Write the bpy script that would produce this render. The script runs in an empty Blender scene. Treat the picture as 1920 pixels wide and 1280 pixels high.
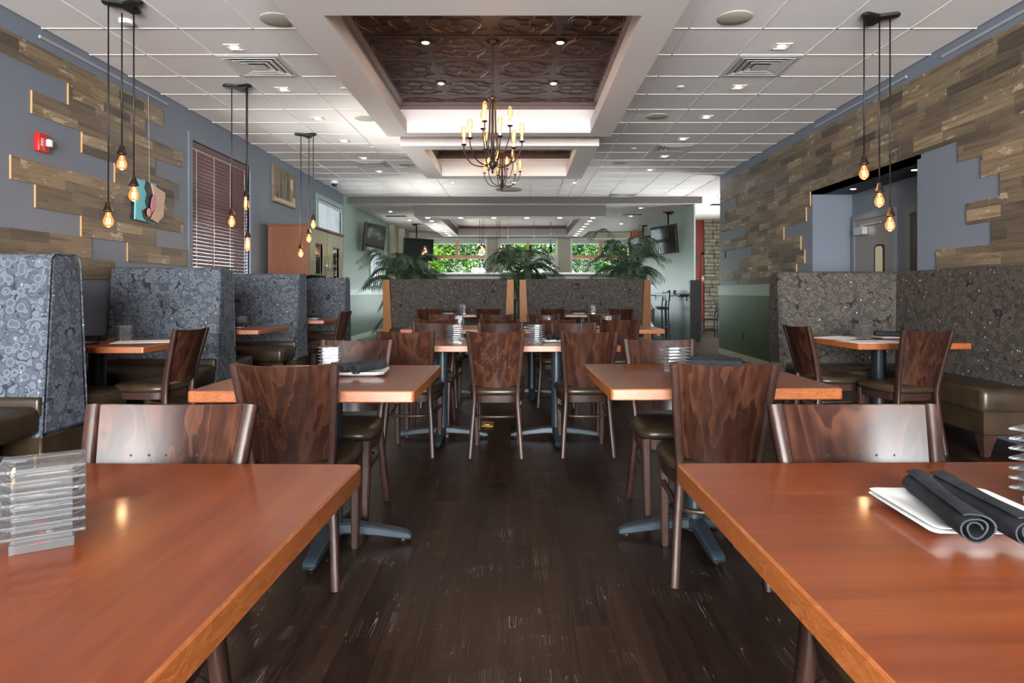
import bpy, bmesh, math, random
from mathutils import Vector, Matrix
random.seed(7)
PI = math.pi
C = bpy.context.scene.collection
SC = bpy.context.scene

# ------------------------------------------------------------------ camera
F_PX = 1240.0
CAM_Z = 1.15
cd = bpy.data.cameras.new('camera'); cam = bpy.data.objects.new('camera', cd); C.objects.link(cam)
cam.location = (0, 0, CAM_Z); cam.rotation_euler = (PI/2, 0, 0)
cd.sensor_width = 36; cd.lens = F_PX/1920*36
cd.shift_x = -15/1920; cd.shift_y = -93/1920
cd.clip_start = 0.02; cd.clip_end = 200
SC.camera = cam

# ------------------------------------------------------------------ world, sun, exposure
w = bpy.data.worlds.new('sky'); SC.world = w; w.use_nodes = True
bg = w.node_tree.nodes['Background']
bg.inputs[0].default_value = (0.80, 0.91, 1.0, 1); bg.inputs[1].default_value = 9.0
sd = bpy.data.lights.new('sun', 'SUN'); sd.energy = 24; sd.angle = 0.02; sd.color = (1, .95, .86)
so = bpy.data.objects.new('sun', sd); C.objects.link(so)
so.rotation_euler = (math.radians(38), math.radians(-22), 0)
def portal(name, loc, rot, sx, sy):
    l = bpy.data.lights.new(name, 'AREA'); l.shape = 'RECTANGLE'; l.size = sx; l.size_y = sy
    l.cycles.is_portal = True
    o = bpy.data.objects.new(name, l); C.objects.link(o); o.location = loc; o.rotation_euler = rot
def daylight(name, loc, rot, sx, sy, watts, col=(.98, .97, .985)):
    l = bpy.data.lights.new(name, 'AREA'); l.shape = 'RECTANGLE'; l.size = sx; l.size_y = sy; l.energy = watts; l.color = col
    o = bpy.data.objects.new(name, l); C.objects.link(o); o.location = loc; o.rotation_euler = rot
# daylight standing in the shop-front windows behind the camera, the added passage window and the left windows
FRONT_W = 720
for fx, fw in ((-2.85, .32), (-.95, 1.05), (.95, 1.2)): daylight('front_window_daylight', (fx, -5.19, 1.675), (math.pi/2, 0, 0), 1.7, 2.65, FRONT_W*fw)
daylight('added_passage_daylight', (7.28, 15.9, 1.72), (0, math.pi/2, 0), 2.4, 5.3, 380)  # added light from out of view, brightens stone wall and far ceiling
for fy in (8.77, 13.7, 18.25): daylight('left_window_daylight', (-5.1, fy, .55), (0, math.radians(-125), 0), 1.1, 2.4, 470, (1, .95, .89))
vs = SC.view_settings
vs.view_transform = 'Standard'; vs.look = 'None'; vs.exposure = 0.86; vs.gamma = 1.0; vs.use_curve_mapping = False
SC.cycles.max_bounces = 9; SC.cycles.diffuse_bounces = 5; SC.cycles.glossy_bounces = 4
SC.cycles.transmission_bounces = 8; SC.cycles.transparent_max_bounces = 16
SC.cycles.sample_clamp_indirect = 20; SC.cycles.caustics_reflective = False; SC.cycles.caustics_refractive = False
SC.cycles.use_denoising = True

# ------------------------------------------------------------------ mesh helpers
class MB:
    def __init__(s): s.v = []; s.f = []; s.mi = []
    def add(s, vs_, fs, M=None, mi=0):
        o = len(s.v)
        for p in vs_: s.v.append(tuple(M @ Vector(p)) if M is not None else tuple(p))
        for i, f in enumerate(fs):
            s.f.append([o+k for k in f]); s.mi.append(mi[i] if isinstance(mi, list) else mi)
        return s
    def box(s, x0, y0, z0, x1, y1, z1, M=None, mi=0):
        return s.add([(x0,y0,z0),(x1,y0,z0),(x1,y1,z0),(x0,y1,z0),(x0,y0,z1),(x1,y0,z1),(x1,y1,z1),(x0,y1,z1)],
              [(0,3,2,1),(4,5,6,7),(0,1,5,4),(1,2,6,5),(2,3,7,6),(3,0,4,7)], M, mi)
    def bbox(s, x0, y0, z0, x1, y1, z1, r=.01, seg=2, M=None, mi=0):
        bm = bmesh.new(); bmesh.ops.create_cube(bm, size=1)
        for v in bm.verts: v.co = Vector(((x0+x1)/2+v.co.x*(x1-x0), (y0+y1)/2+v.co.y*(y1-y0), (z0+z1)/2+v.co.z*(z1-z0)))
        bmesh.ops.bevel(bm, geom=list(bm.edges), offset=r, segments=seg, profile=.5, affect='EDGES')
        bm.verts.index_update()
        s.add([v.co.copy() for v in bm.verts], [[v.index for v in f.verts] for f in bm.faces], M, mi); bm.free(); return s
    def loops(s, rings, cap0=True, cap1=True, closed=True, M=None, mi=0):
        n = len(rings[0]); vs_ = [p for r in rings for p in r]; fs = []
        for i in range(len(rings)-1):
            for j in range(n if closed else n-1):
                k = (j+1) % n
                fs.append((i*n+j, i*n+k, (i+1)*n+k, (i+1)*n+j))
        if cap0: fs.append(tuple(range(n-1, -1, -1)))
        if cap1: fs.append(tuple(range((len(rings)-1)*n, len(rings)*n)))
        return s.add(vs_, fs, M, mi)
    def lathe(s, prof, n=16, M=None, cap0=True, cap1=True, mi=0):
        rings = [[(r*math.cos(2*PI*j/n), r*math.sin(2*PI*j/n), z) for j in range(n)] for r, z in prof]
        return s.loops(rings, cap0, cap1, True, M, mi)
    def tube(s, path, rad, n=8, M=None, cap=True, mi=0, closed=False):
        P = [Vector(p) for p in path]; m = len(P)
        if not isinstance(rad, (list, tuple)): rad = [rad]*m
        rings = []; prev = None
        for i in range(m):
            if closed: t = P[(i+1) % m]-P[i-1]
            else: t = P[min(i+1, m-1)]-P[max(i-1, 0)]
            t.normalize()
            if prev is None:
                a = Vector((0,0,1)) if abs(t.z) < .9 else Vector((1,0,0))
                u = t.cross(a).normalized()
            else:
                u = (prev - t*prev.dot(t)).normalized()
            prev = u; w_ = t.cross(u)
            rings.append([tuple(P[i]+rad[i]*(math.cos(2*PI*j/n)*u+math.sin(2*PI*j/n)*w_)) for j in range(n)])
        if closed: rings.append(rings[0]); cap = False
        return s.loops(rings, cap, cap, True, M, mi)
    def bar(s, path, sizes, side=(1,0,0), M=None, mi=0, cap=True):
        """rectangular section swept along path: size (width along `side`, depth across)"""
        P = [Vector(p) for p in path]; m = len(P); S = Vector(side).normalized(); rings = []
        for i in range(m):
            t = (P[min(i+1, m-1)]-P[max(i-1, 0)]).normalized()
            u = (S-t*S.dot(t)).normalized(); v = t.cross(u)
            a, b = sizes[i] if isinstance(sizes, list) else sizes
            c = .18*min(a, b)
            q = [(a/2-c, b/2),(-a/2+c, b/2),(-a/2, b/2-c),(-a/2, -b/2+c),(-a/2+c, -b/2),(a/2-c, -b/2),(a/2, -b/2+c),(a/2, b/2-c)]
            rings.append([tuple(P[i]+u*x+v*y) for x, y in q])
        return s.loops(rings, cap, cap, True, M, mi)
    def prism(s, poly, z0, z1, ch=0, M=None, mi=0, side_mi=None):
        """polygon (ccw) extruded in z, with chamfered top and bottom rims"""
        def inset(d):
            n = len(poly); out = []
            for i in range(n):
                p0, p1, p2 = Vector(poly[i-1]), Vector(poly[i]), Vector(poly[(i+1) % n])
                e1 = (p1-p0).normalized(); e2 = (p2-p1).normalized()
                n1 = Vector((-e1.y, e1.x)); n2 = Vector((-e2.y, e2.x)); b = (n1+n2)
                b = b/max(b.dot(n1), .3) if b.length > 1e-6 else n1
                out.append(p1+b*d)
            return out
        P0 = [Vector(p) for p in poly]
        if ch: R = [(inset(ch), z0), (P0, z0+ch), (P0, z1-ch), (inset(ch), z1)]
        else: R = [(P0, z0), (P0, z1)]
        rings = [[(p.x, p.y, z) for p in ps] for ps, z in R]
        n = len(poly); k = len(rings)
        if side_mi is not None: mi = [side_mi]*(n*(k-1))+[mi, mi]
        return s.loops(rings, True, True, True, M, mi)
    def mesh(s, name, mats, smooth=False):
        me = bpy.data.meshes.new(name); me.from_pydata(s.v, [], s.f)
        for m in (mats if isinstance(mats, (list, tuple)) else [mats]): me.materials.append(m)
        if any(s.mi): me.polygons.foreach_set('material_index', s.mi)
        if smooth:
            me.polygons.foreach_set('use_smooth', [True]*len(me.polygons))
            if smooth is not True:
                try: me.set_sharp_from_angle(angle=smooth)
                except Exception: pass
        me.update(); return me
    def build(s, name, mats, parent=None, smooth=False, loc=None, rot=None):
        return link(name, s.mesh(name, mats, smooth), parent, loc, rot)
def link(name, data, parent=None, loc=None, rot=None, scale=None):
    o = bpy.data.objects.new(name, data); C.objects.link(o)
    if parent is not None: o.parent = parent
    if loc is not None: o.location = loc
    if rot is not None: o.rotation_euler = rot
    if scale is not None: o.scale = scale
    return o
def tag(o, label=None, cat=None, group=None, kind=None):
    if label: o['label'] = label
    if cat: o['category'] = cat
    if group: o['group'] = group
    if kind: o['kind'] = kind
    return o
def thing(name, label, cat, loc=(0,0,0), rz=0, group=None):
    o = bpy.data.objects.new(name, None); C.objects.link(o); o.empty_display_size = .1
    o.location = loc; o.rotation_euler = (0, 0, rz)
    return tag(o, label, cat, group)
def struct(o): o['kind'] = 'structure'; return o
def kids(o): return [c for c in C.objects if c.parent == o]
def copy_tree(root, loc, rz=0, label=None, group=None, kidmap=None):
    ch = kidmap if kidmap is not None else [(c, kids(c)) for c in kids(root)]
    r = root.copy(); C.objects.link(r); r.location = loc; r.rotation_euler = (0, 0, rz)
    if label: r['label'] = label
    if group: r['group'] = group
    for c, gs in ch:
        d = c.copy(); C.objects.link(d); d.parent = r
        for g in gs:
            e = g.copy(); C.objects.link(e); e.parent = d
    return r
def rrect(w_, d, r, n=5, cx=0, cy=0):
    pts = []
    for qx, qy, a0 in ((1,1,0),(-1,1,90),(-1,-1,180),(1,-1,270)):
        for i in range(n):
            a = math.radians(a0+90*i/(n-1))
            pts.append((cx+qx*(w_/2-r)+r*math.cos(a), cy+qy*(d/2-r)+r*math.sin(a)))
    return pts
def spline(pts, n=8):
    P = [Vector(p) for p in pts]; out = []
    for i in range(len(P)-1):
        p0 = P[max(i-1,0)]; p1 = P[i]; p2 = P[i+1]; p3 = P[min(i+2,len(P)-1)]
        for k in range(n):
            t = k/n
            out.append(.5*((2*p1)+(-p0+p2)*t+(2*p0-5*p1+4*p2-p3)*t*t+(-p0+3*p1-3*p2+p3)*t**3))
    out.append(P[-1]); return out
R90 = math.radians(90)

# ------------------------------------------------------------------ material helpers
class NT:
    def __init__(s, name):
        s.m = bpy.data.materials.new(name); s.m.use_nodes = True; s.t = s.m.node_tree
        s.t.nodes.clear(); s.out = s.t.nodes.new('ShaderNodeOutputMaterial')
    def n(s, typ, props=None, **inp):
        nd = s.t.nodes.new('ShaderNode'+typ)
        for k, v in (props or {}).items(): setattr(nd, k, v)
        for k, v in inp.items():
            key = int(k[1:]) if k[0] == 'i' and k[1:].isdigit() else k.replace('_', ' ')
            sock = nd.inputs[key]
            if hasattr(v, 'links') or isinstance(v, bpy.types.NodeSocket): s.t.links.new(v, sock)
            else: sock.default_value = v
        return nd
    def math(s, op, a, b=0.0, c=None):
        nd = s.n('Math', {'operation': op}, i0=a, i1=b)
        if c is not None: nd.inputs[2].default_value = c
        return nd.outputs[0]
    def mix(s, fac, a, b, blend='MIX'):
        nd = s.t.nodes.new('ShaderNodeMix'); nd.data_type = 'RGBA'; nd.blend_type = blend
        for i, v in ((0, fac), (6, a), (7, b)):
            if isinstance(v, bpy.types.NodeSocket): s.t.links.new(v, nd.inputs[i])
            else: nd.inputs[i].default_value = (*v, 1) if (i and len(v) == 3) else v
        return nd.outputs[2]
    def ramp(s, fac, stops, interp='LINEAR'):
        nd = s.n('ValToRGB', Fac=fac); cr = nd.color_ramp; cr.interpolation = interp
        while len(cr.elements) < len(stops): cr.elements.new(.5)
        for e, (p, c) in zip(cr.elements, stops):
            e.position = p; e.color = (*c, 1) if len(c) == 3 else c
        return nd.outputs[0]
    def vscale(s, vec, sc, loc=(0,0,0)):
        nd = s.n('Mapping', Vector=vec); nd.inputs['Scale'].default_value = sc; nd.inputs['Location'].default_value = loc
        return nd.outputs[0]
    def obj(s): return s.n('TexCoord').outputs['Object']
    def pos(s): return s.n('NewGeometry').outputs['Position']
    def rnd(s): return s.n('ObjectInfo').outputs['Random']
    def noise(s, vec, scale, detail=3, rough=.5, dist=0):
        return s.n('TexNoise', Vector=vec, Scale=scale, Detail=detail, Roughness=rough, Distortion=dist).outputs['Fac']
    def bump(s, h, strength=.2, dist=.01):
        return s.n('Bump', Height=h, Strength=strength, Distance=dist).outputs[0]
    def pbr(s, col, rough=.5, metal=0, bump=None, **kw):
        nd = s.n('BsdfPrincipled')
        def put(k, v):
            if isinstance(v, bpy.types.NodeSocket): s.t.links.new(v, nd.inputs[k])
            else: nd.inputs[k].default_value = (*v, 1) if isinstance(v, tuple) and len(v) == 3 else v
        put('Base Color', col); put('Roughness', rough); put('Metallic', metal)
        if bump is not None: put('Normal', bump)
        for k, v in kw.items(): put(k.replace('_', ' '), v)
        s.t.links.new(nd.outputs[0], s.out.inputs[0]); return s.m
def flat(name, col, rough=.5, metal=0, **kw): return NT(name).pbr(col, rough, metal, **kw)
def emit(name, col, st):
    t = NT(name); e = t.n('Emission', Color=(*col, 1), Strength=st); t.t.links.new(e.outputs[0], t.out.inputs[0]); t.m.cycles.emission_sampling = 'NONE'; return t.m
def shifted(t, vec, amt):
    """object coordinates moved by the object's random number, so that copies differ"""
    r = t.rnd(); c = t.n('CombineXYZ', X=t.math('MULTIPLY', r, amt), Y=t.math('MULTIPLY', r, amt*1.7), Z=t.math('MULTIPLY', r, amt*2.3))
    return t.n('VectorMath', {'operation': 'ADD'}, i0=vec, i1=c.outputs[0]).outputs[0]

def wood(name, cols, scale, rough=.3, amt=5, pos=False, ws=1.0, coat=0, lowc=.75, hic=1.2, spec=.5, bmp=.05, sharp=True):
    """grain streaks and cathedral figure; `scale` squeezes the axes (small along the grain)"""
    t = NT(name); v = t.pos() if pos else t.obj(); v = shifted(t, v, amt)
    sv = t.vscale(v, scale)
    n1 = t.noise(sv, 1.0, 4, .55, .4)
    rings = t.math('MULTIPLY', n1, 9.0*ws)
    rings = t.math('FRACT', rings) if sharp else t.math('PINGPONG', rings, 1.0)
    fine = t.noise(t.vscale(v, tuple(k*9 for k in scale)), 1.0, 4, .6)
    col = t.ramp(rings, [(0, cols[0]), (.55, cols[1]), (.93, cols[2]), (1, cols[1])] if sharp else [(0, cols[0]), (.5, cols[1]), (1, cols[2])])
    col = t.mix(.45, col, t.ramp(fine, [(.3, cols[0]), (.7, cols[2])]))
    hsv = t.n('HueSaturation', Color=col, Value=t.n('MapRange', i0=t.rnd(), i3=lowc, i4=hic).outputs[0])
    b = t.bump(fine, bmp, .004) if bmp else None
    return t.pbr(hsv.outputs[0], rough, 0, b, Coat_Weight=coat, Coat_Roughness=.09, Specular_IOR_Level=spec)

# ------------------------------------------------------------------ materials
def m_paint(name, col, rough=.42, bs=180, bstr=.06):
    t = NT(name); p = t.pos(); n = t.noise(p, bs, 2)
    return t.pbr(col, rough, 0, t.bump(n, bstr, .002), Specular_IOR_Level=.22)
PAINT = m_paint('blue_grey_paint', (.132, .148, .182), .38)
PAINT_FAR = m_paint('foliage_lit_wall_paint', (.26, .335, .295), .40)  # wall paint with the green light of the foliage mixed into its colour
BEIGE = m_paint('beige_paint', (.36, .34, .25), .5)
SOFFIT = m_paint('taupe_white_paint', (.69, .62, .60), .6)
SOFFIT_SIDE = m_paint('shaded_taupe_paint', (.092, .080, .076), .6)  # soffit taupe darkened: shade on the front faces put into the colour
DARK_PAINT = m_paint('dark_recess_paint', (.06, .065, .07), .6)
FRAMEG = m_paint('grey_door_frame_paint', (.17, .18, .185), .4)
RED_PAINT = m_paint('maroon_paint', (.20, .028, .022), .4)
ORANGE_PAINT = m_paint('terracotta_paint', (.36, .09, .04), .5)
TRIMWHITE = flat('pale_trim', (.55, .56, .54), .45)
def m_tile():
    t = NT('acoustic_tile'); p = t.pos(); n = t.noise(p, 260, 3, .7); n2 = t.noise(p, 60, 2)
    c = t.ramp(n, [(.3, (.74, .685, .68)), (.6, (.88, .825, .815))])
    return t.pbr(c, .85, 0, t.bump(n, .25, .003))
TILE = m_tile()
GRIDM = flat('white_grid_metal', (.80, .78, .77), .45)
def m_tin():
    t = NT('copper_brown_tin'); n = t.noise(t.pos(), 14, 3)
    c = t.ramp(n, [(.3, (.055, .030, .026)), (.7, (.082, .046, .039))])
    return t.pbr(c, .42, .2)
TIN = m_tin()
CROWN = flat('brown_crown_paint', (.15, .10, .095), .4)
SILVER_TIN = flat('silver_tin', (.62, .63, .62), .28, .8)
def m_floor():
    t = NT('dark_oak_floor'); p = t.pos(); v = shifted(t, p, 6)
    g = t.noise(t.vscale(v, (26, .9, 1)), 1, 5, .6, .25)
    fine = t.noise(t.vscale(v, (160, 5, 1)), 1, 3, .6)
    c = t.ramp(g, [(.3, (.0060, .0029, .0019)), (.5, (.0140, .0064, .0040)), (.72, (.030, .0140, .0082))])
    c = t.mix(.35, c, t.ramp(fine, [(.35, (.007, .0045, .0034)), (.7, (.034, .0195, .0138))]))
    hs = t.n('HueSaturation', Color=c, Value=t.n('MapRange', i0=t.rnd(), i3=.72, i4=1.3).outputs[0]).outputs[0]
    # long thin scratches in the finish
    def scr(rot, sc, thr, off):
        mp = t.n('Mapping', Vector=p); mp.inputs['Rotation'].default_value = (0, 0, rot); mp.inputs['Scale'].default_value = sc; mp.inputs['Location'].default_value = (off, off, 0)
        a = t.noise(mp.outputs[0], 1, 1, .4, .1)
        l = t.math('ABSOLUTE', t.math('SUBTRACT', a, .5))
        return t.math('LESS_THAN', l, thr)
    s1 = scr(.16, (46, .9, 1), .0031, 0); s2 = scr(-.3, (40, 1.0, 1), .0028, 3.1); s3 = scr(.8, (34, 1.0, 1), .0021, 7.7)
    msk = t.math('GREATER_THAN', t.noise(p, 3.4, 3, .6), .52)
    msk2 = t.math('GREATER_THAN', t.noise(t.vscale(p, (1, 1, 1), (9, 4, 0)), 7, 2, .6), .5)
    s = t.math('MULTIPLY', t.math('MINIMUM', t.math('ADD', t.math('ADD', s1, s2), s3), 1.0), t.math('MULTIPLY', msk, msk2))
    c2 = t.mix(t.math('MULTIPLY', s, .62), hs, (.20, .165, .15))
    r = t.n('MapRange', i0=t.noise(p, 5, 3), i3=.29, i4=.44).outputs[0]
    return t.pbr(c2, r, 0, None, Specular_IOR_Level=.20)
FLOORM = m_floor()
def m_plank():
    t = NT('barn_board_print'); p = t.pos(); sx = t.n('SeparateXYZ', Vector=p)
    X, Y, Z = sx.outputs
    rowi = t.math('FLOOR', t.math('DIVIDE', t.math('ADD', Z, .11), .0925))
    wn = t.n('TexWhiteNoise', {'noise_dimensions': '1D'}, W=rowi).outputs['Value']
    celly = t.math('FLOOR', t.math('ADD', t.math('DIVIDE', Y, .43), t.math('MULTIPLY', wn, 7)))
    cv = t.n('CombineXYZ', X=rowi, Y=celly).outputs[0]
    tone = t.n('TexWhiteNoise', {'noise_dimensions': '3D'}, Vector=cv).outputs['Value']
    off = t.n('CombineXYZ', X=t.math('MULTIPLY', tone, 30), Y=0.0, Z=0.0).outputs[0]
    v = t.n('VectorMath', {'operation': 'ADD'}, i0=p, i1=off).outputs[0]
    g = t.noise(t.vscale(v, (1, 1.6, 30)), 1, 4, .6, .5)
    base = t.ramp(tone, [(0, (.052, .040, .031)), (.25, (.095, .071, .050)), (.5, (.135, .099, .064)), (.75, (.185, .132, .080)), (.92, (.245, .178, .108)), (1, (.075, .056, .041))])
    dk = t.ramp(g, [(.30, (.45, .42, .40)), (.52, (1, 1, 1)), (.72, (1.15, 1.12, 1.05))])
    c = t.mix(1.0, base, dk, 'MULTIPLY')
    # remains of pale paint and dark cracks
    pn = t.noise(t.vscale(v, (1, 5, 14)), 1, 4, .7)
    pm = t.math('MULTIPLY', t.math('GREATER_THAN', pn, .60), t.math('GREATER_THAN', tone, .62))
    c = t.mix(t.math('MULTIPLY', pm, .6), c, (.46, .37, .25))
    cr = t.math('LESS_THAN', t.noise(t.vscale(v, (1, 5, 60)), 1, 4, .7, 1.0), .37)
    c = t.mix(t.math('MULTIPLY', cr, .65), c, (.045, .032, .025))
    return t.pbr(c, .42, 0, None, Specular_IOR_Level=.45)
PLANK = m_plank()
PLANK_EDGE = flat('raw_board_edge', (.42, .23, .09), .6)
TABLE_T = wood('cherry_table_top', [(.112, .0195, .0036), (.155, .0310, .0058), (.205, .0480, .0100)], (.45, 6, 4), .30, 3, ws=.8, lowc=.94, hic=1.06, bmp=0, sharp=False, spec=.3, coat=.4)
TABLE_E = wood('cherry_table_edge', [(.175, .042, .008), (.225, .060, .013), (.30, .092, .026)], (8, 8, 20), .4, 3, lowc=.9, hic=1.1, bmp=.1)
CHAIR = wood('walnut_stained_ply', [(.0110, .0034, .0026), (.0175, .0056, .0041), (.058, .0215, .0112)], (4.2, 4.2, .5), .29, 7, ws=1.15, lowc=.8, hic=1.25, spec=.24)
CHAIR_L = wood('walnut_stained_beech', [(.018, .0075, .0058), (.027, .0115, .0085), (.043, .0195, .0132)], (14, 14, 1.0), .38, 7, lowc=.85, hic=1.2, spec=.3)
ORANGE = wood('honey_maple_panel', [(.20, .07, .014), (.235, .085, .018), (.27, .105, .024)], (9, 9, .8), .45, 3, bmp=.02, spec=.2)
CABW = wood('cherry_cabinet_panel', [(.115, .036, .012), (.145, .047, .016), (.17, .060, .021)], (9, 9, .7), .3, 3, bmp=.02)
CABD = wood('olive_reflection_door', [(.17, .18, .10), (.21, .22, .13), (.25, .26, .16)], (9, 9, .7), .3, 3, bmp=.02)  # grey-green reflection on the glossy wood doors put into the colour
WINDOW_WOOD = wood('amber_window_wood', [(.42, .15, .04), (.50, .19, .06), (.55, .23, .08)], (9, 1, 9), .4, 3, bmp=.02)
def m_vinyl():
    t = NT('brown_vinyl'); n = t.noise(t.pos(), 420, 2); n2 = t.noise(t.obj(), 9, 3)
    c = t.ramp(n2, [(.3, (.021, .0125, .0070)), (.7, (.036, .0215, .0115))])
    return t.pbr(c, .33, 0, t.bump(n, .1, .001), Specular_IOR_Level=.32)
VINYL = m_vinyl()
def m_fabric(name, lo, mid, hi):
    t = NT(name); p = t.pos()
    wob = t.n('TexNoise', Vector=p, Scale=18, Detail=1).outputs['Color']
    pv = t.n('VectorMath', {'operation': 'MULTIPLY_ADD'}, i0=wob); pv.inputs[1].default_value = (.016, .016, .016)
    t.t.links.new(p, pv.inputs[2]); pv = pv.outputs[0]
    col = t.mix(0.0, lo, lo)
    dots = None
    for k, (sc, rad, off) in enumerate(((10.5, .80, (0, 0, 0)), (13, .60, (3.3, 1.7, .4)), (16, .50, (7.1, 2.9, 5.2)))):
        d = t.n('TexVoronoi', {'feature': 'F1'}, Vector=t.vscale(pv, (1, 1, 1), off), Scale=sc).outputs['Distance']
        rr = t.math('FRACT', t.math('MULTIPLY', d, 4.3 if k else 5.5))
        line = t.math('LESS_THAN', rr, .13)
        disc = t.math('LESS_THAN', d, rad)
        inner = t.math('LESS_THAN', d, rad*.42)
        c = t.mix(inner, hi if k != 1 else mid, mid if k != 1 else hi)
        c = t.mix(line, c, lo)
        edge = t.math('GREATER_THAN', d, rad*.94)
        c = t.mix(edge, c, lo)
        col = t.mix(disc, col, c)
        if k < 2:
            dd = t.math('LESS_THAN', d, .052)
            dots = dd if dots is None else t.math('MAXIMUM', dots, dd)
    col = t.mix(dots, col, (.75, .77, .8))
    fine = t.noise(p, 900, 1)
    return t.pbr(col, .75, 0, t.bump(fine, .2, .001), Specular_IOR_Level=.25)
FABRIC = m_fabric('circle_print_upholstery', (.019, .022, .030), (.060, .068, .085), (.098, .108, .129))
FABRIC2 = m_fabric('brown_circle_print_upholstery', (.011, .009, .008), (.045, .038, .033), (.066, .055, .048))
PEDESTAL = flat('blue_black_cast_iron', (.020, .029, .038), .38, .2)
BLACK = flat('black_metal', (.012, .011, .011), .4, .4)
BRONZE = flat('oil_rubbed_bronze', (.030, .018, .012), .4, .6)
PORC = flat('white_porcelain', (.74, .75, .74), .12)
def m_cloth():
    t = NT('charcoal_napkin'); n = t.noise(t.obj(), 260, 2); n2 = t.noise(t.obj(), 22, 2)
    return t.pbr(t.ramp(n2, [(.3, (.014, .015, .018)), (.7, (.026, .027, .032))]), .85, 0, t.bump(n, .5, .001), Specular_IOR_Level=.15)
NAPKIN = m_cloth()
def m_glass(name, ior=1.45, tint=(1, 1, 1), rough=.0):
    return NT(name).pbr(tint, rough, 0, None, Transmission_Weight=1.0, IOR=ior)
def m_thin(name, tint, refl=.9, fr=1.45):
    t = NT(name); tr = t.n('BsdfTransparent', Color=(*tint, 1)); gl = t.n('BsdfGlossy', Roughness=.02)
    fz = t.n('Fresnel', IOR=fr); mx = t.n('MixShader', i0=t.math('MULTIPLY', fz.outputs[0], refl), i1=tr.outputs[0], i2=gl.outputs[0])
    t.t.links.new(mx.outputs[0], t.out.inputs[0]); return t.m
def m_acryl():
    t = NT('clear_acrylic'); tr = t.n('BsdfTransparent', Color=(.985, .99, .995, 1)); gl = t.n('BsdfGlossy', Roughness=.03)
    mx = t.n('MixShader', i0=t.n('Fresnel', IOR=1.8).outputs[0], i1=tr.outputs[0], i2=gl.outputs[0])
    tl = t.n('BsdfTranslucent', Color=(.9, .92, .95, 1)); df = t.n('BsdfDiffuse', Color=(.9, .92, .95, 1))
    m2 = t.n('MixShader', i0=.5, i1=tl.outputs[0], i2=df.outputs[0])
    m3 = t.n('MixShader', i0=.085, i1=mx.outputs[0], i2=m2.outputs[0]); t.t.links.new(m3.outputs[0], t.out.inputs[0]); return t.m
ACRYL = m_acryl()
PANE = m_thin('window_glass', (.96, .98, .97))
def m_bulb():
    t = NT('glowing_amber_bulb_glass'); tr = t.n('BsdfTransparent', Color=(1, .86, .66, 1)); gl = t.n('BsdfGlossy', Roughness=.02)
    mx = t.n('MixShader', i0=t.n('Fresnel', IOR=1.45).outputs[0], i1=tr.outputs[0], i2=gl.outputs[0])
    e = t.n('Emission', Color=(1, .30, .075, 1), Strength=.22); ad = t.n('AddShader', i0=mx.outputs[0], i1=e.outputs[0])
    t.t.links.new(ad.outputs[0], t.out.inputs[0]); t.m.cycles.emission_sampling = 'NONE'; return t.m
BULBG = m_bulb()
FIL_HOT = emit('glowing_filament', (1.0, .42, .12), 5.5)
CANDLE_W = flat('ivory_candle_sleeve', (.62, .52, .40), .5)
LENS = emit('downlight_lens', (1.0, .74, .46), 9)
LENS2 = emit('soffit_downlight_lens', (1.0, .90, .76), 7)
DIFF = flat('diffuser_metal', (.62, .60, .59), .4, .1)
RAILG = flat('grey_rail_metal', (.24, .25, .27), .4)
PLENUM = flat('grey_diffuser_throat', (.13, .125, .12), .7)
SPK = flat('beige_speaker_grille', (.42, .39, .33), .7)
WPLAS = flat('white_plastic', (.7, .7, .69), .35)
REDP = flat('red_plastic', (.42, .012, .012), .3)
STROBE = flat('strobe_lens', (.75, .76, .78), .1)
SLAT = flat('mahogany_blind_slat', (.090, .044, .040), .42)
SLATW = flat('pale_grey_blind_slat', (.42, .44, .46), .42)
def m_wains():
    t = NT('dark_green_wainscot'); p = t.pos(); n = t.noise(t.vscale(p, (40, 40, 2)), 1, 3)
    return t.pbr(t.ramp(n, [(.3, (.024, .052, .018)), (.7, (.042, .088, .034))]), .36, 0, t.bump(n, .1, .002), Specular_IOR_Level=.3)
WAINS = m_wains()
RAIL = flat('green_grey_rail', (.20, .27, .20), .3)
BASEB = flat('pale_green_baseboard', (.34, .37, .29), .35)
LEAF_P = flat('palm_leaf', (.020, .042, .018), .45)
SOIL = flat('potting_soil', (.02, .014, .01), .9)
POT = flat('dark_clay_pot', (.03, .022, .018), .5)
def m_leaf(name, a, b):
    t = NT(name); n = t.n('TexWhiteNoise', {'noise_dimensions': '3D'}, Vector=t.n('VectorMath', {'operation': 'SNAP'}, i0=t.pos(), i1=(.3, .3, .3)).outputs[0]).outputs['Value']
    c = t.ramp(n, [(0, a), (1, b)])
    d = t.n('BsdfDiffuse', Color=c); tr = t.n('BsdfTranslucent', Color=c)
    mx = t.n('MixShader', i0=.4, i1=d.outputs[0], i2=tr.outputs[0]); t.t.links.new(mx.outputs[0], t.out.inputs[0]); return t.m
LEAF1 = m_leaf('bright_tree_leaf', (.012, .036, .005), (.075, .14, .020))
LEAF2 = m_leaf('deep_tree_leaf', (.008, .026, .008), (.038, .080, .022))
BARK = flat('tree_bark', (.035, .026, .02), .9)
def m_stone():
    t = NT('stacked_stone'); n = t.noise(t.pos(), 14, 4, .65)
    c = t.ramp(t.rnd(), [(0, (.12, .085, .06)), (.35, (.26, .20, .14)), (.7, (.36, .30, .22)), (1, (.17, .15, .14))])
    c = t.mix(.5, c, t.ramp(n, [(.3, (.10, .08, .06)), (.7, (.40, .34, .27))]))
    return t.pbr(c, .8, 0, t.bump(n, .5, .02))
STONE = m_stone()
MORTAR = flat('dark_mortar', (.05, .042, .035), .9)  # plain dark tone between the stones
TVB = flat('black_tv_plastic', (.010, .010, .011), .4)
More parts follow.
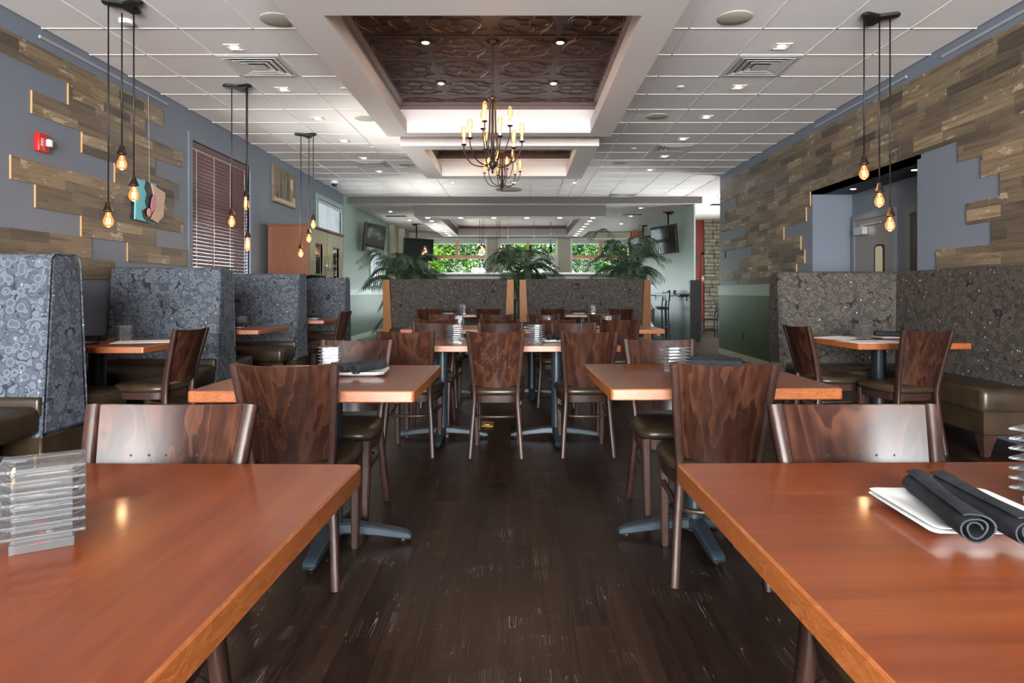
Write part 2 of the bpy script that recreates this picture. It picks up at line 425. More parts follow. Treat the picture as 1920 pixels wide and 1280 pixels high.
SCREEN = flat('tv_screen_glass', (.012, .013, .014), .06, Specular_IOR_Level=.9)
BRASS = flat('brass', (.55, .34, .08), .35, .8)
PAPER = flat('white_paper', (.62, .60, .60), .6)
STEEL = flat('brushed_steel', (.55, .55, .56), .3, .9)
TEAL = flat('teal_art_paint', (.10, .36, .42), .5)
ARTBLACK = flat('black_art_paint', (.012, .012, .014), .4)
ARTWOOD = wood('pinkish_art_board', [(.40, .24, .18), (.48, .31, .24), (.55, .38, .31)], (3, 3, 16), .5, 3)
ARTPINK = flat('pink_art_paint', (.42, .16, .25), .5)
ARTPEACH = flat('peach_art_paint', (.55, .26, .17), .5)
def m_canvas():
    t = NT('tan_canvas_print'); n = t.noise(t.pos(), 5, 4, .7)
    return t.pbr(t.ramp(n, [(.3, (.085, .055, .033)), (.55, (.16, .115, .07)), (.75, (.23, .17, .115))]), .7)
CANVAS = m_canvas()
PRINTD = flat('print_dark_brown', (.06, .045, .035), .7)
PRINTG = flat('print_olive', (.12, .115, .06), .7)
PRINTL = flat('print_cream', (.42, .34, .22), .7)
GROUND = flat('pale_concrete_ground', (.50, .49, .47), .9)
SIDING = flat('pale_grey_siding', (.16, .18, .19), .6)
ROOFM = flat('slate_roof', (.05, .05, .055), .8)
CLEARG = m_thin('drinking_glass', (.92, .95, .95), 1.0, 1.6)

# ------------------------------------------------------------------ room shell
XL, XR = -3.94, 3.76
ZC, ZLOW = 3.32, 3.17
YB, YF = 22.5, -5.0
# floor: sub-floor slab + planks running away from the camera
fl = struct(MB().box(-4.3, YF-.4, -.12, 7.4, 22.9, -.004).build('floor', DARK_PAINT))
UBOX = MB().box(-.5, -.5, -.5, .5, .5, .5)
def unit(name, mats, front=None):
    """unit box; `front` = index of the face that takes material 0, the others take material 1"""
    b = MB().box(-.5, -.5, -.5, .5, .5, .5)
    if front is not None: b.mi = [1]*6; b.mi[front] = 0
    return b.mesh(name, mats)
pw = .128; pm = unit('floor_plank', FLOORM)
cand = []
ix = 0; x = XL-.1
rr = random.Random(3)
while x < 7.2:
    y = YF-.3-rr.random()*1.6
    while y < YB:
        L = rr.choice((1.1, 1.5, 1.9, 2.3))
        y1 = min(y+L, YB+.1)
        if x < XR+.1 or (y1 > 12.3): cand.append((x, y, y1))
        y += L
    x += pw
def seen(c):
    xm = c[0]+pw/2; ym = (c[1]+c[2])/2
    return 1.9 < c[2] and abs(xm) < .30+.75*c[2] and c[2] > 2.0
cand.sort(key=lambda c: (0 if seen(c) else 1, (c[1]+c[2])/2 + abs(c[0]+pw/2)*.8))
rest = MB()
for i, (x, y0, y1) in enumerate(cand):
    if i < 300:
        link('plank', pm, fl, (x+pw/2, (y0+y1)/2, -.005), None, (pw-.0006, y1-y0-.0008, .010))
    else:
        rest.box(x+.0003, y0+.0004, -.010, x+pw-.0003, y1-.0004, 0)
o = rest.build('plank_field', FLOORM, fl); o['kind'] = 'stuff'

# ceiling: plate above, tiles, grid, lowered parts
ce = struct(MB().box(-4.3, YF-.4, 3.60, 7.4, 22.9, 3.70).build('ceiling', SOFFIT))
# plain plate over the part behind the camera, and over the side passage
MB().box(-4.0, YF-.2, ZC, 3.8, 4.24-.605+.0, ZC+.03).build('ceiling_plate', SOFFIT, ce)
MB().box(3.72, 12.3, ZC, 7.2, 20.2, ZC+.03).build('ceiling_plate', SOFFIT, ce)
MB().box(-4.1, 15.1, ZLOW, 4.15, 22.7, ZLOW+.03).build('lowered_ceiling', SOFFIT, ce)
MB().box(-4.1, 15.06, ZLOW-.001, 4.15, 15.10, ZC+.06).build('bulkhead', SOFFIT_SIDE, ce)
rows = [7.87+.605*k for k in range(-7, 13)]
rows[-1] = 15.08
colsL = [XL, -3.42, -2.81, -2.20, -1.60]
colsR = [1.09, 1.39, 2.0, 2.61, 3.22, XR]
colsM = [-1.60, -.98, -.37, .24, .85, 1.09]
VENTS = {(2, 'L', 4), (2, 'L', 12), (2, 'R', 4), (2, 'R', 10), (2, 'R', 18)}
tilecache = {}
def tile_mesh(wx, wy):
    k = (round(wx, 3), round(wy, 3))
    if k not in tilecache:
        a, b = wx/2-.006, wy/2-.006
        tilecache[k] = MB().loops([[(-a,-b,.02),(a,-b,.02),(a,b,.02),(-a,b,.02)], [(-a,-b,.005),(a,-b,.005),(a,b,.005),(-a,b,.005)],
            [(-a+.008,-b+.008,0),(a-.008,-b+.008,0),(a-.008,b-.008,0),(-a+.008,b-.008,0)]], True, True).mesh('ceiling_tile', TILE)
    return tilecache[k]
vent_spots = []
for side, cols in (('L', colsL), ('R', colsR), ('M', colsM)):
    for ci in range(len(cols)-1):
        for ri in range(len(rows)-1):
            if side == 'M' and rows[ri] < 10.8: continue
            cx, cy = (cols[ci]+cols[ci+1])/2, (rows[ri]+rows[ri+1])/2
            wx, wy = cols[ci+1]-cols[ci], rows[ri+1]-rows[ri]
            if (ci, side, ri) in VENTS: vent_spots.append((cx, cy, wx, wy, side)); continue
            link('ceiling_tile', tile_mesh(wx, wy), ce, (cx, cy, ZC))
def gridbar(x0, y0, x1, y1): MB().box(x0, y0, ZC-.004, x1, y1, ZC+.012).build('grid_bar', GRIDM, ce)
for c in colsL[1:4]+colsR[1:5]: gridbar(c-.008, rows[0], c+.008, 15.08)
for c in colsM[1:5]: gridbar(c-.008, 11.1, c+.008, 15.08)
for r in rows[:-1]:
    gridbar(XL, r-.008, -1.60, r+.008); gridbar(1.09, r-.008, XR, r+.008)
    if r > 11.1: gridbar(-1.60, r-.008, 1.09, r+.008)
MB().box(-4.0, 3.5, ZC+.055, -1.55, 15.2, ZC+.065).box(1.04, 3.5, ZC+.055, 3.8, 15.2, ZC+.065).box(-1.55, 11.05, ZC+.055, 1.04, 15.2, ZC+.065).build('ceiling_backing', SOFFIT, ce)

# coffers: a dropped box with a stepped hole, brown crown moulding and pressed-tin tiles
def tin_mesh(w_, name='tin_tile', m=TIN):
    b = MB(); h = w_/2
    b.box(-h, -h, 0, h, h, .01)
    def ring(cx, cy, r0, wd, a0=0, a1=360, n=18, sx=1, sy=1):
        rings = []
        full = (a1-a0) >= 360; N = n if full else n+1
        for i in range(N):
            a = math.radians(a0+(a1-a0)*i/n)
            c, s_ = math.cos(a), math.sin(a)
            rings.append([(cx+(r0-wd)*c*sx, cy+(r0-wd)*s_*sy, .001), (cx+r0*c*sx, cy+r0*s_*sy, -.008), (cx+(r0+wd)*c*sx, cy+(r0+wd)*s_*sy, .001)])
        if full: rings.append(rings[0])
        b.loops(rings, False, False, False)
    k = w_/.6
    for qx, qy in ((1,0),(-1,0),(0,1),(0,-1)):
        ring(qx*.125*k, qy*.125*k, .085*k, .010*k)
    ring(0, 0, .055*k, .010*k); ring(0, 0, .235*k, .008*k, n=28)
    for qx, qy, a in ((1,1,180),(-1,1,270),(-1,-1,0),(1,-1,90)):
        ring(qx*.27*k, qy*.27*k, .13*k, .009*k, a, a+90, 8)
    for s_ in (-1, 1):
        b.box(-h, s_*h-.016 if s_ > 0 else -h, -.006, h, h if s_ > 0 else -h+.016, .001)
        b.box(s_*h-.016 if s_ > 0 else -h, -h, -.006, h if s_ > 0 else -h+.016, h, .001)
    return b.mesh(name, m, math.radians(40))
TINM = tin_mesh(.598)
def rect_ring(b, o_, i_, z, flip=False):
    (ax, ay, bx, by), (cx, cy, dx, dy) = o_, i_
    b.add([(ax,ay,z),(bx,ay,z),(bx,by,z),(ax,by,z),(cx,cy,z),(dx,cy,z),(dx,dy,z),(cx,dy,z)],
          [(0,4,5,1),(1,5,6,2),(2,6,7,3),(3,7,4,0)])
def wallring(b, q, z0, z1, out=False):
    x0, y0, x1, y1 = q
    f = [(0,1,5,4),(1,2,6,5),(2,3,7,6),(3,0,4,7)]
    b.add([(x0,y0,z0),(x1,y0,z0),(x1,y1,z0),(x0,y1,z0),(x0,y0,z1),(x1,y0,z1),(x1,y1,z1),(x0,y1,z1)], f)
def coffer(outer, hole, zb, ztin, zbox_top, step=.10, tin=TINM, tinsize=.598, crown=CROWN, side=None, upper=True, nm='coffer'):
    b = MB(); x0, y0, x1, y1 = hole
    rect_ring(b, outer, hole, zb); wallring(b, outer, zb, zbox_top+.05)
    zs = zb+.15
    wallring(b, hole, zb, zs)
    big = (x0-step, y0-step, x1+step, y1+step)
    rect_ring(b, big, hole, zs); wallring(b, big, zs, ztin)
    co = b.build(nm, SOFFIT, ce)
    cr = MB(); prof = [(0, ztin-.075), (.012, ztin-.06), (.012, ztin-.045), (.055, ztin-.012), (.055, ztin-.004), (.07, ztin)]
    rings = []
    for d, z in prof:
        q = (big[0]+d, big[1]+d, big[2]-d, big[3]-d)
        rings.append([(q[0],q[1],z),(q[2],q[1],z),(q[2],q[3],z),(q[0],q[3],z)])
    cr.loops(rings, False, False, True); cr.build('crown_moulding', crown, co)
    MB().box(big[0]-.02, big[1]-.02, ztin+.012, big[2]+.02, big[3]+.02, ztin+.03).build('coffer_lid', crown, co)
    cx = (x0+x1)/2
    W = big[2]-big[0]; nx = max(2, round(W/.6))
    y = big[3]-tinsize*.5-.35
    ny = int((big[3]-big[1])/.6)+1
    for j in range(ny):
        for i in range(nx):
            px, py = cx+(i-(nx-1)/2)*.6, 7.69-.3-.6*j if nm == 'coffer' and outer[1] < 5 else big[3]-.3-.6*j
            if py < big[1]-.3: continue
            link('tin_tile', tin, co, (px, py, ztin))
    if nm == 'coffer' and outer[1] < 5:
        for i in range(nx): link('tin_tile', tin, co, (cx+(i-(nx-1)/2)*.6, 7.69+.3, ztin))
    return co
coffer((-1.62, 3.9, 1.11, 8.1), (-1.35, 4.55, .84, 7.9), 3.05, 3.43, ZC)
coffer((-1.56, 8.61, 1.03, 11.1), (-1.28, 8.85, .76, 10.85), 3.05, 3.43, ZC)
MB().box(-1.62, 8.1, ZC, 1.11, 8.61, ZC+.02).box(-1.62, 3.0, ZC, 1.11, 3.95, ZC+.02).build('ceiling_plate', SOFFIT, ce)
# far soffit box
b = MB(); so_o = (-2.46, 15.4, 2.0, 21.2); so_h = (-1.93, 16.0, 1.45, 20.6)
rect_ring(b, so_o, so_h, 2.91)
sf = b.build('far_soffit', SOFFIT, ce)
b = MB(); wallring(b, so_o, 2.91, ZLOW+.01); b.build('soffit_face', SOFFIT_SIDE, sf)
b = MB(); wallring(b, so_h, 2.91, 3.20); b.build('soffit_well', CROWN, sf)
b = MB()
rings = []
for d, z in ((0, 3.12), (.02, 3.13), (.07, 3.18), (.09, 3.20)):
    rings.append([(so_h[0]+d, so_h[1]+d, z), (so_h[2]-d, so_h[1]+d, z), (so_h[2]-d, so_h[3]-d, z), (so_h[0]+d, so_h[3]-d, z)])
b.loops(rings, False, False); b.build('crown_moulding', CROWN, sf)
STIN = tin_mesh(.598, 'tin_tile', SILVER_TIN)
for i in range(6):
    for j in range(8):
        link('tin_tile', STIN, sf, (-.24+(i-2.5)*.6, 16.1+.6*j+.2, 3.205))
MB().box(-2.1, 15.9, 3.222, 1.6, 20.7, 3.24).build('soffit_lid', CROWN, sf)

# left wall with three window openings
def wall_x(name, x0, x1, y0, y1, z1, holes, m, parent=None):
    b = MB(); ys = y0
    for (a, c, zb, zt) in holes:
        b.box(x0, ys, 0, x1, a, z1); b.box(x0, a, 0, x1, c, zb); b.box(x0, a, zt, x1, c, z1); ys = c
    b.box(x0, ys, 0, x1, y1, z1)
    return b.build(name, m, parent)
def wall_y(name, y0, y1, x0, x1, z1, holes, m, parent=None):
    b = MB(); xs = x0
    for (a, c, zb, zt) in holes:
        b.box(xs, y0, 0, a, y1, z1); b.box(a, y0, 0, c, y1, zb); b.box(a, y0, zt, c, y1, z1); xs = c
    b.box(xs, y0, 0, x1, y1, z1)
    return b.build(name, m, parent)
WINL = [(7.92, 9.62), (12.86, 14.55), (17.4, 19.1)]
wl = struct(wall_x('wall_left', XL-.22, XL, YF-.2, 14.75, 3.62, [(a, c, 1.22, 2.97) for a, c in WINL[:2]], PAINT))
o = wall_x('far_wall_section', XL-.22, XL, 14.75, YB+.2, 3.62, [(17.4, 19.1, 1.22, 2.97)], PAINT_FAR, wl)
for i, (a, c) in enumerate(WINL):
    f = MB(); wf = .085
    f.box(XL-.02, a-wf, 1.15, XL+.022, a, 3.06).box(XL-.02, c, 1.15, XL+.022, c+wf, 3.06).box(XL-.02, a, 2.97, XL+.022, c, 3.06)
    f.box(XL-.22, a, 1.18, XL-.0, c, 1.222)
    wn = struct(f.build('window_%d' % (i+1), PAINT_FAR if i else PAINT))
    MB().box(XL-.155, a, 1.22, XL-.15, c, 2.97).build('pane', PANE, wn)
    MB().box(XL-.175, (a+c)/2-.025, 1.22, XL-.13, (a+c)/2+.025, 2.97).box(XL-.175, a, 2.06, XL-.13, c, 2.11).build('muntin', TRIMWHITE, wn)
# right wall, alcove opening
wr = struct(wall_x('wall_right', XR, XR+.12, YF-.2, 12.43, 3.62, [(6.26, 8.50, 0.0, 2.40)], PAINT))
b = MB(); b.box(XR+.12, 8.50, 0, 4.9, 8.6, 2.6).box(XR+.12, 6.16, 0, 4.9, 6.26, 2.6).box(4.27, 6.2, 0, 4.4, 8.55, 2.6)
b.build('alcove_wall', PAINT, wr)
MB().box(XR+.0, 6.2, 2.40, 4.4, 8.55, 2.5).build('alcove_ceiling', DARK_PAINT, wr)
b = MB().box(XR+.05, 12.37, 0, 7.2, 12.43, 3.62); b.build('passage_wall', PAINT, wr)
# far right room wall and the passage behind it
wfr = struct(wall_x('wall_far_right', 4.0, 4.035, 15.2, YB+.2, 3.62, [], PAINT_FAR))
wp = struct(wall_x('wall_passage', 7.1, 7.3, 12.2, 20.3, 3.62, [(13.2, 18.6, .5, 2.95)], BEIGE))
wn = struct(MB().box(7.08, 13.1, .42, 7.14, 18.7, .5).box(7.08, 13.1, 2.95, 7.14, 18.7, 3.03).box(7.08, 13.1, .5, 7.14, 13.2, 2.95).box(7.08, 18.6, .5, 7.14, 18.7, 2.95).box(7.1, 15.85, .5, 7.16, 15.95, 2.95).build('window_10', TRIMWHITE))  # unseen window, added to let light onto the stone wall and far ceiling
MB().box(7.19, 13.2, .5, 7.195, 18.6, 2.95).build('pane', PANE, wn)
wst = struct(MB().box(4.1, 20.0, 0, 5.55, 20.2, 3.62).build('wall_red', RED_PAINT))
wso = struct(MB().box(5.55, 20.03, 0, 7.2, 20.2, 3.62).build('wall_stone', MORTAR))
SM = []
rs = random.Random(11)
for k in range(6):
    bb = MB().bbox(-.5, -.5, -.5, .5, .5, .5, .09, 1)
    bb.v = [(x_+rs.uniform(-.04, .04), y_, z_+rs.uniform(-.06, .06)) for x_, y_, z_ in bb.v]
    SM.append(bb.mesh('stone', STONE))
z = 0.0; ns = 0
while z < 3.3:
    h = rs.uniform(.07, .15); x = 5.56
    while x < 6.45:
        L = rs.uniform(.12, .34)
        if ns < 300:
            d = rs.uniform(.05, .12)
            link('stone', rs.choice(SM), wso, (x+L/2, 20.03-d/2+.01, z+h/2), None, (L-.012, d, h-.012)); ns += 1
        x += L
    z += h
# back wall
WINB = [(-3.11, -1.18, .4, 2.92), (-.67, 1.23, .4, 2.92), (1.78, 3.70, .4, 2.92)]
wb = struct(wall_y('wall_back', YB, YB+.22, -4.2, 4.2, 3.62, WINB, BEIGE))
for i, (a, c, zb, zt) in enumerate(WINB):
    f = MB(); t_ = .06
    f.box(a-t_, YB-.03, zb-t_, a, YB+.05, zt+t_).box(c, YB-.03, zb-t_, c+t_, YB+.05, zt+t_).box(a, YB-.03, zt, c, YB+.05, zt+t_).box(a, YB-.03, zb-t_, c, YB+.05, zb)
    wn = struct(f.build('window_%d' % (i+4), TRIMWHITE))
    m_ = (a+c)/2
    if i == 1:
        MB().box(a, YB+.02, 2.16, c, YB+.10, 2.41).build('spandrel_panel', TRIMWHITE, wn)
        MB().box(m_-.045, YB+.0, 2.41, m_+.045, YB+.1, zt).build('mullion', WINDOW_WOOD, wn)
        MB().box(a, YB+.0, 2.08, c, YB+.1, 2.16).box(a, YB, zb, a+.07, YB+.1, 2.08).box(c-.07, YB, zb, c, YB+.1, 2.08).box(m_-.06, YB, zb, m_+.06, YB+.1, 2.08).build('door_frame', CABW, wn)
        MB().box(a, YB+.06, 2.41, c, YB+.065, zt).build('pane', PANE, wn); MB().box(a, YB+.06, zb, c, YB+.065, 2.1).build('pane', PANE, wn)
    else:
        MB().box(m_-.05, YB+.0, 2.33, m_+.05, YB+.1, zt).build('mullion', WINDOW_WOOD, wn)
        MB().box(a, YB-.01, 2.28, c, YB+.11, 2.39).build('transom', WINDOW_WOOD, wn)
        for (pa, pb, q0, q1) in ((a, m_, 2.39, zt), (m_, c, 2.39, zt), (a, c, zb, 2.28)):
            MB().box(pa, YB+.06, q0, pb, YB+.065, q1).build('pane', PANE, wn)
    MB().box(a, YB+.08, zt-.13, c, YB+.2, zt).build('shade_housing', TRIMWHITE, wn)
    portal('back_window_portal', ((a+c)/2, YB+.21, 1.66), (-R90, 0, 0), c-a, 2.5)
# front wall behind the camera: a shop front of tall windows
WINF = [(-3.7, -2.0, .35, 3.0), (-1.8, -.1, .35, 3.0), (.1, 1.8, .35, 3.0)]
wf_ = struct(wall_y('wall_front', YF-.2, YF, -4.2, 4.0, 3.62, WINF, PAINT))
for i, (a, c, zb, zt) in enumerate(WINF):
    f = MB(); t_ = .06
    f.box(a-t_, YF-.04, zb-t_, a, YF+.03, zt+t_).box(c, YF-.04, zb-t_, c+t_, YF+.03, zt+t_).box(a, YF-.04, zt, c, YF+.03, zt+t_).box(a, YF-.04, zb-t_, c, YF+.03, zb)
    wn = struct(f.build('window_%d' % (i+7), TRIMWHITE))
    MB().box(a, YF-.10, zb, c, YF-.095, zt).build('pane', PANE, wn)
# wainscot, chair rail, baseboards, pilasters
struct(MB().box(XL, 11.2, .12, XL+.02, YB, 1.08).build('trim_1', WAINS))
struct(MB().box(XL, 11.2, 1.08, XL+.03, YB, 1.19).box(XL, 11.2, 1.19, XL+.045, YB, 1.215).build('trim_2', RAIL))
struct(MB().box(XL, 11.2, 0, XL+.03, YB, .12).build('baseboard_left', BASEB))
struct(MB().box(XR-.02, 8.56, .10, XR, 12.44, 1.09).build('trim_3', WAINS))
struct(MB().box(XR-.03, 8.56, 1.09, XR, 12.45, 1.235).box(XR-.045, 8.56, 1.235, XR, 12.45, 1.265).build('trim_4', RAIL))
struct(MB().box(XR-.03, 8.56, 0, XR, 12.45, .10).build('baseboard_right', BASEB))
struct(MB().box(3.98, 15.22, 0, 4.0, YB, 1.10).build('trim_5', flat('black_green_panel', (.010, .014, .010), .4, Specular_IOR_Level=.2)))
struct(MB().box(3.90, 15.16, 0, 4.14, 15.30, 1.42).build('trim_6', BLACK))
struct(MB().box(XL, 19.95, 0, XL+.14, 20.45, ZLOW).build('trim_7', BEIGE))
struct(MB().box(XL, 21.1, 0, XL+.26, 21.7, ZLOW).build('trim_8', BEIGE))
struct(MB().box(3.76, 22.3, 0, 4.02, 22.52, ZLOW).build('trim_9', ORANGE_PAINT))
struct(MB().box(5.15, 19.93, 0, 5.21, 20.02, 2.35).box(5.46, 19.93, 0, 5.53, 20.02, 2.35).box(5.15, 19.93, 2.28, 5.53, 20.02, 2.36).build('trim_10', RED_PAINT))
# half wall of the bar behind the centre booths
hw = struct(MB().box(-2.5, 14.34, 0, 2.75, 14.5, 1.52).build('wall_bar', DARK_PAINT))
MB().bbox(-2.55, 14.22, 1.525, 2.8, 14.6, 1.57, .008, 1).build('counter_cap', TRIMWHITE, hw)
pmesh = unit('barn_plank', [PLANK, PLANK_EDGE], 2)
for r in range(4):
    x = -2.5-rs.random()*.6
    while x < 2.75:
        L = rs.uniform(.5, 1.1); a, c = max(x, -2.5), min(x+L, 2.75)
        link('plank', pmesh, hw, ((a+c)/2, 14.33-rs.uniform(0, .008), 1.05+.125*r), None, (c-a-.004, .022, .121)); x += L
# wooden boards on the left and right walls
pl_l = unit('wall_plank_left', [PLANK, PLANK_EDGE], 3)      # face +x shows the print
pl_r = unit('wall_plank_right', [PLANK, PLANK_EDGE], 5)     # face -x shows the print
def board_row(parent, mesh, xface, sgn, z0, z1, y0, y1, seglen=1.22):
    y = y0; k = 0
    first = rs.uniform(.45, 1.2)
    while y < y1-.01:
        L = first if k == 0 else seglen
        ye = min(y+L, y1)
        if y1-ye < .2: ye = y1
        th = .016
        link('plank', mesh, parent, (xface+sgn*th/2, (y+ye)/2, (z0+z1)/2), None, (th, ye-y-.0015, z1-z0-.002))
        y = ye; k += 1
def LZ(i): return 3.152-.1885*i
for i, (y0, y1) in enumerate([(3.6, 7.28), (5.75, 6.93), (5.32, 7.68), (5.93, 7.11), (6.41, 7.59), (5.10, 7.46), (5.36, 7.71), (5.92, 7.11), (3.6, 6.06)]):
    board_row(wl, pl_l, XL, 1, LZ(i+1), LZ(i), y0, y1)
board_row(wl, pl_l, XL, 1, LZ(9), LZ(8), 6.62, 7.81)
board_row(wl, pl_l, XL, 1, LZ(10), LZ(9), 3.6, 6.4); board_row(wl, pl_l, XL, 1, LZ(5), LZ(4), 3.6, 3.9)
def RZ(i): return 3.172-.1827*i
for i, (y0, y1) in enumerate([(3.6, 12.2), (3.6, 12.35), (3.6, 11.5), (3.6, 12.1)]):
    board_row(wr, pl_r, XR, -1, RZ(i+1), RZ(i), y0, y1)
for i, y1 in ((4, 5.657), (5, 5.377), (6, 5.16), (7, 5.546), (8, 5.256), (9, 5.95)):
    board_row(wr, pl_r, XR, -1, RZ(i+1), RZ(i), 3.6, y1)
for i, y0, y1 in ((4, 8.54, 12.3), (5, 8.665, 11.0), (6, 9.4, 12.2), (7, 8.83, 10.7), (8, 8.71, 11.3), (9, 8.97, 12.2), (10, 8.97, 11.4)):
    board_row(wr, pl_r, XR, -1, max(RZ(i+1), 1.268), RZ(i), y0, y1)
# alcove door and dark doorway
d1 = struct(MB().bbox(4.235, 7.55, .01, 4.275, 8.36, 2.04, .004, 1).build('door_1', m_paint('warm_grey_door', (.19, .175, .17), .35)))
b = MB().box(4.225, 7.48, 0, 4.29, 7.55, 2.11).box(4.225, 8.36, 0, 4.29, 8.43, 2.11).box(4.225, 7.55, 2.04, 4.29, 8.36, 2.11); b.build('door_frame', FRAMEG, d1)
win = rrect(.20, .92, .06, 6)
Mw = Matrix.Translation((4.232, 7.78, 1.25)) @ Matrix.Rotation(-R90, 4, 'Y') @ Matrix.Rotation(-R90, 4, 'Z')
MB().prism(rrect(.20, .92, .06, 6), -.004, .010, 0, Mw).build('window_gasket', BLACK, d1)
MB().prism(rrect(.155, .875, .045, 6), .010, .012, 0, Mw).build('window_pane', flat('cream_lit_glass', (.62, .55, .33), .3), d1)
MB().bbox(4.165, 8.05, 1.85, 4.235, 8.27, 1.95, .006, 1).build('door_closer', STEEL, d1)
MB().box(4.19, 7.7, 1.955, 4.205, 8.15, 1.975).build('closer_arm', STEEL, d1)
d2 = struct(MB().bbox(4.235, 6.42, .01, 4.275, 7.18, 2.0, .004, 1).build('dark_doorway_panel', flat('open_doorway_shade', (.035, .027, .02), .35)))  # dark panel standing for the shade inside an open doorway
MB().box(4.225, 7.18, 0, 4.29, 7.26, 2.07).box(4.225, 6.35, 0, 4.29, 6.42, 2.07).box(4.225, 6.42, 2.0, 4.29, 7.18, 2.07).build('door_frame', FRAMEG, d2)
d3 = struct(MB().bbox(5.21, 19.96, .01, 5.46, 20.01, 2.28, .004, 1).build('door_3', flat('dark_red_door', (.07, .014, .012), .35)))
for q in ((.2, 1.0), (1.15, 2.1)): MB().bbox(5.25, 19.945, q[0], 5.42, 19.97, q[1], .006, 1).build('door_panel', RED_PAINT, d3)
# ground, trees and a house outside
struct(MB().box(-40, -40, -.3, 40, 60, -.14).build('ground', GROUND))

# ------------------------------------------------------------------ booths
def yz_prism(b, prof, x0, x1, ch=.03):
    """profile of (y,z) points extruded along x with softened ends"""
    M = Matrix(((0, 0, 1, 0), (1, 0, 0, 0), (0, 1, 0, 0), (0, 0, 0, 1)))   # (a,b,c) -> x=c, y=a, z=b
    return b.prism(prof, x0, x1, ch, M)
def back_profile(y0, y1, z0, z1, lf, lb, r=.05):
    """front y0, rear y1 at the top; leans out by lf / lb at the bottom"""
    p = [(y0-lf, z0), (y1+lb, z0), (y1+.004, z1-r)]
    for k in range(1, 5): a = math.radians(90*k/4); p.append((y1-r+r*math.cos(a), z1-r+r*math.sin(a)))
    for k in range(0, 5): a = math.radians(90+90*k/4); p.append((y0+r+r*math.cos(a), z1-r+r*math.sin(a)))
    return p
def cushion(b, x0, x1, y0, y1, z0, z1, r=.045): return b.bbox(x0, y0, z0, x1, y1, z1, r, 4)
BX0, BX1 = XL+.02, -2.85
def wall_booth(y, label, rear=True, front=True):
    t = thing('booth', label, 'booth', ((BX0+BX1)/2, y, 0), 0, 'tall booths along the left wall')
    L = BX1-BX0; h = L/2; th = .27
    prof = back_profile(0, th, .28, 1.385, .075, .075)
    b = MB(); yz_prism(b, prof, -h, h, .028); bk = b.build('backrest', FABRIC, t, math.radians(35))
    b = MB()
    for off in (.028, -.0):
        pts = [(h-.004-.0, yy, zz) for yy, zz in prof[1:]+prof[:1]]
    b.tube(pts, .007, 6, None, True); b.build('piping', FABRIC, bk, True)
    MB().bbox(-h, -.07, 0, h-.01, th+.07, .285, .01, 1).build('plinth', VINYL, t, math.radians(40))
    for s, on in ((-1, front), (1, rear)):
        if not on: continue
        ya, yb = (-.56, -.055) if s < 0 else (th+.055, th+.56)
        b = MB(); cushion(b, -h, h-.015, ya, yb, .29, .468); b.build('seat', VINYL, t, True)
        b = MB(); yy = (-.088, -.03) if s < 0 else (th+.03, th+.088)
        b.bbox(-h, yy[0], .40, h-.012, yy[1], .52, .02, 3); b.build('lumbar_strip', VINYL, t, True)
        MB().bbox(-h, ya+.03 if s < 0 else yb-.055, .0, h-.02, ya+.055 if s < 0 else yb-.03, .295, .008, 1).build('seat_base', VINYL, t)
    return t
wall_booth(4.02, 'nearest grey circle-print booth, cut off by the left edge of the photo')
wall_booth(6.30, 'second grey circle-print booth from the front along the left wall')
wall_booth(8.53, 'third grey circle-print booth along the left wall, in front of the wood cabinet')
wall_booth(10.80, 'farthest grey circle-print booth at the left wall, beside the green wainscot', rear=False)

def centre_booth(x0, x1, label):
    t = thing('booth', label, 'booth', ((x0+x1)/2, 12.8, 0), 0, 'low brown booths in the middle of the room')
    h = (x1-x0)/2
    b = MB(); yz_prism(b, back_profile(0, .22, .45, 1.40, .10, .0), -h+.10, h-.10, .01); b.build('backrest', FABRIC2, t, math.radians(35))
    for s in (-1, 1):
        poly = [(s*h, 0), (s*h, 1.385), (s*(h-.125), 1.385), (s*(h-.185), 0)]
        if s > 0: poly = poly[::-1]
        poly = poly[::-1] if False else poly
        M = Matrix(((1,0,0,0),(0,0,-1,0),(0,1,0,0),(0,0,0,1)))
        b = MB(); b.prism(poly[::-1], -.22, .12, .004, M); b.build('side_panel', ORANGE, t)
    b = MB(); cushion(b, -h+.19, h-.19, -.50, -.02, .31, .47); b.build('seat', VINYL, t, True)
    MB().bbox(-h+.19, -.44, 0, h-.19, .2, .32, .01, 1).build('seat_base', VINYL, t)
    MB().box(-h+.1, .10, .0, h-.1, .21, .46).build('back_panel', DARK_PAINT, t)
    return t
centre_booth(-2.63, -.12, 'brown circle-print centre booth with orange side panels, left of the gap')
centre_booth(-.01, 2.51, 'brown circle-print centre booth with orange side panels, right of the gap')

t = thing('corner_booth', 'brown circle-print corner booth wrapping the table by the right wall', 'booth', (3.1, 5.4, 0))
ox, oy = 3.1, 5.4
b = MB(); yz_prism(b, back_profile(6.32-oy, 6.58-oy, .30, 1.345, .07, .0), 2.47-ox, XR-.005-ox, .03); b.build('backrest', FABRIC2, t, math.radians(35))
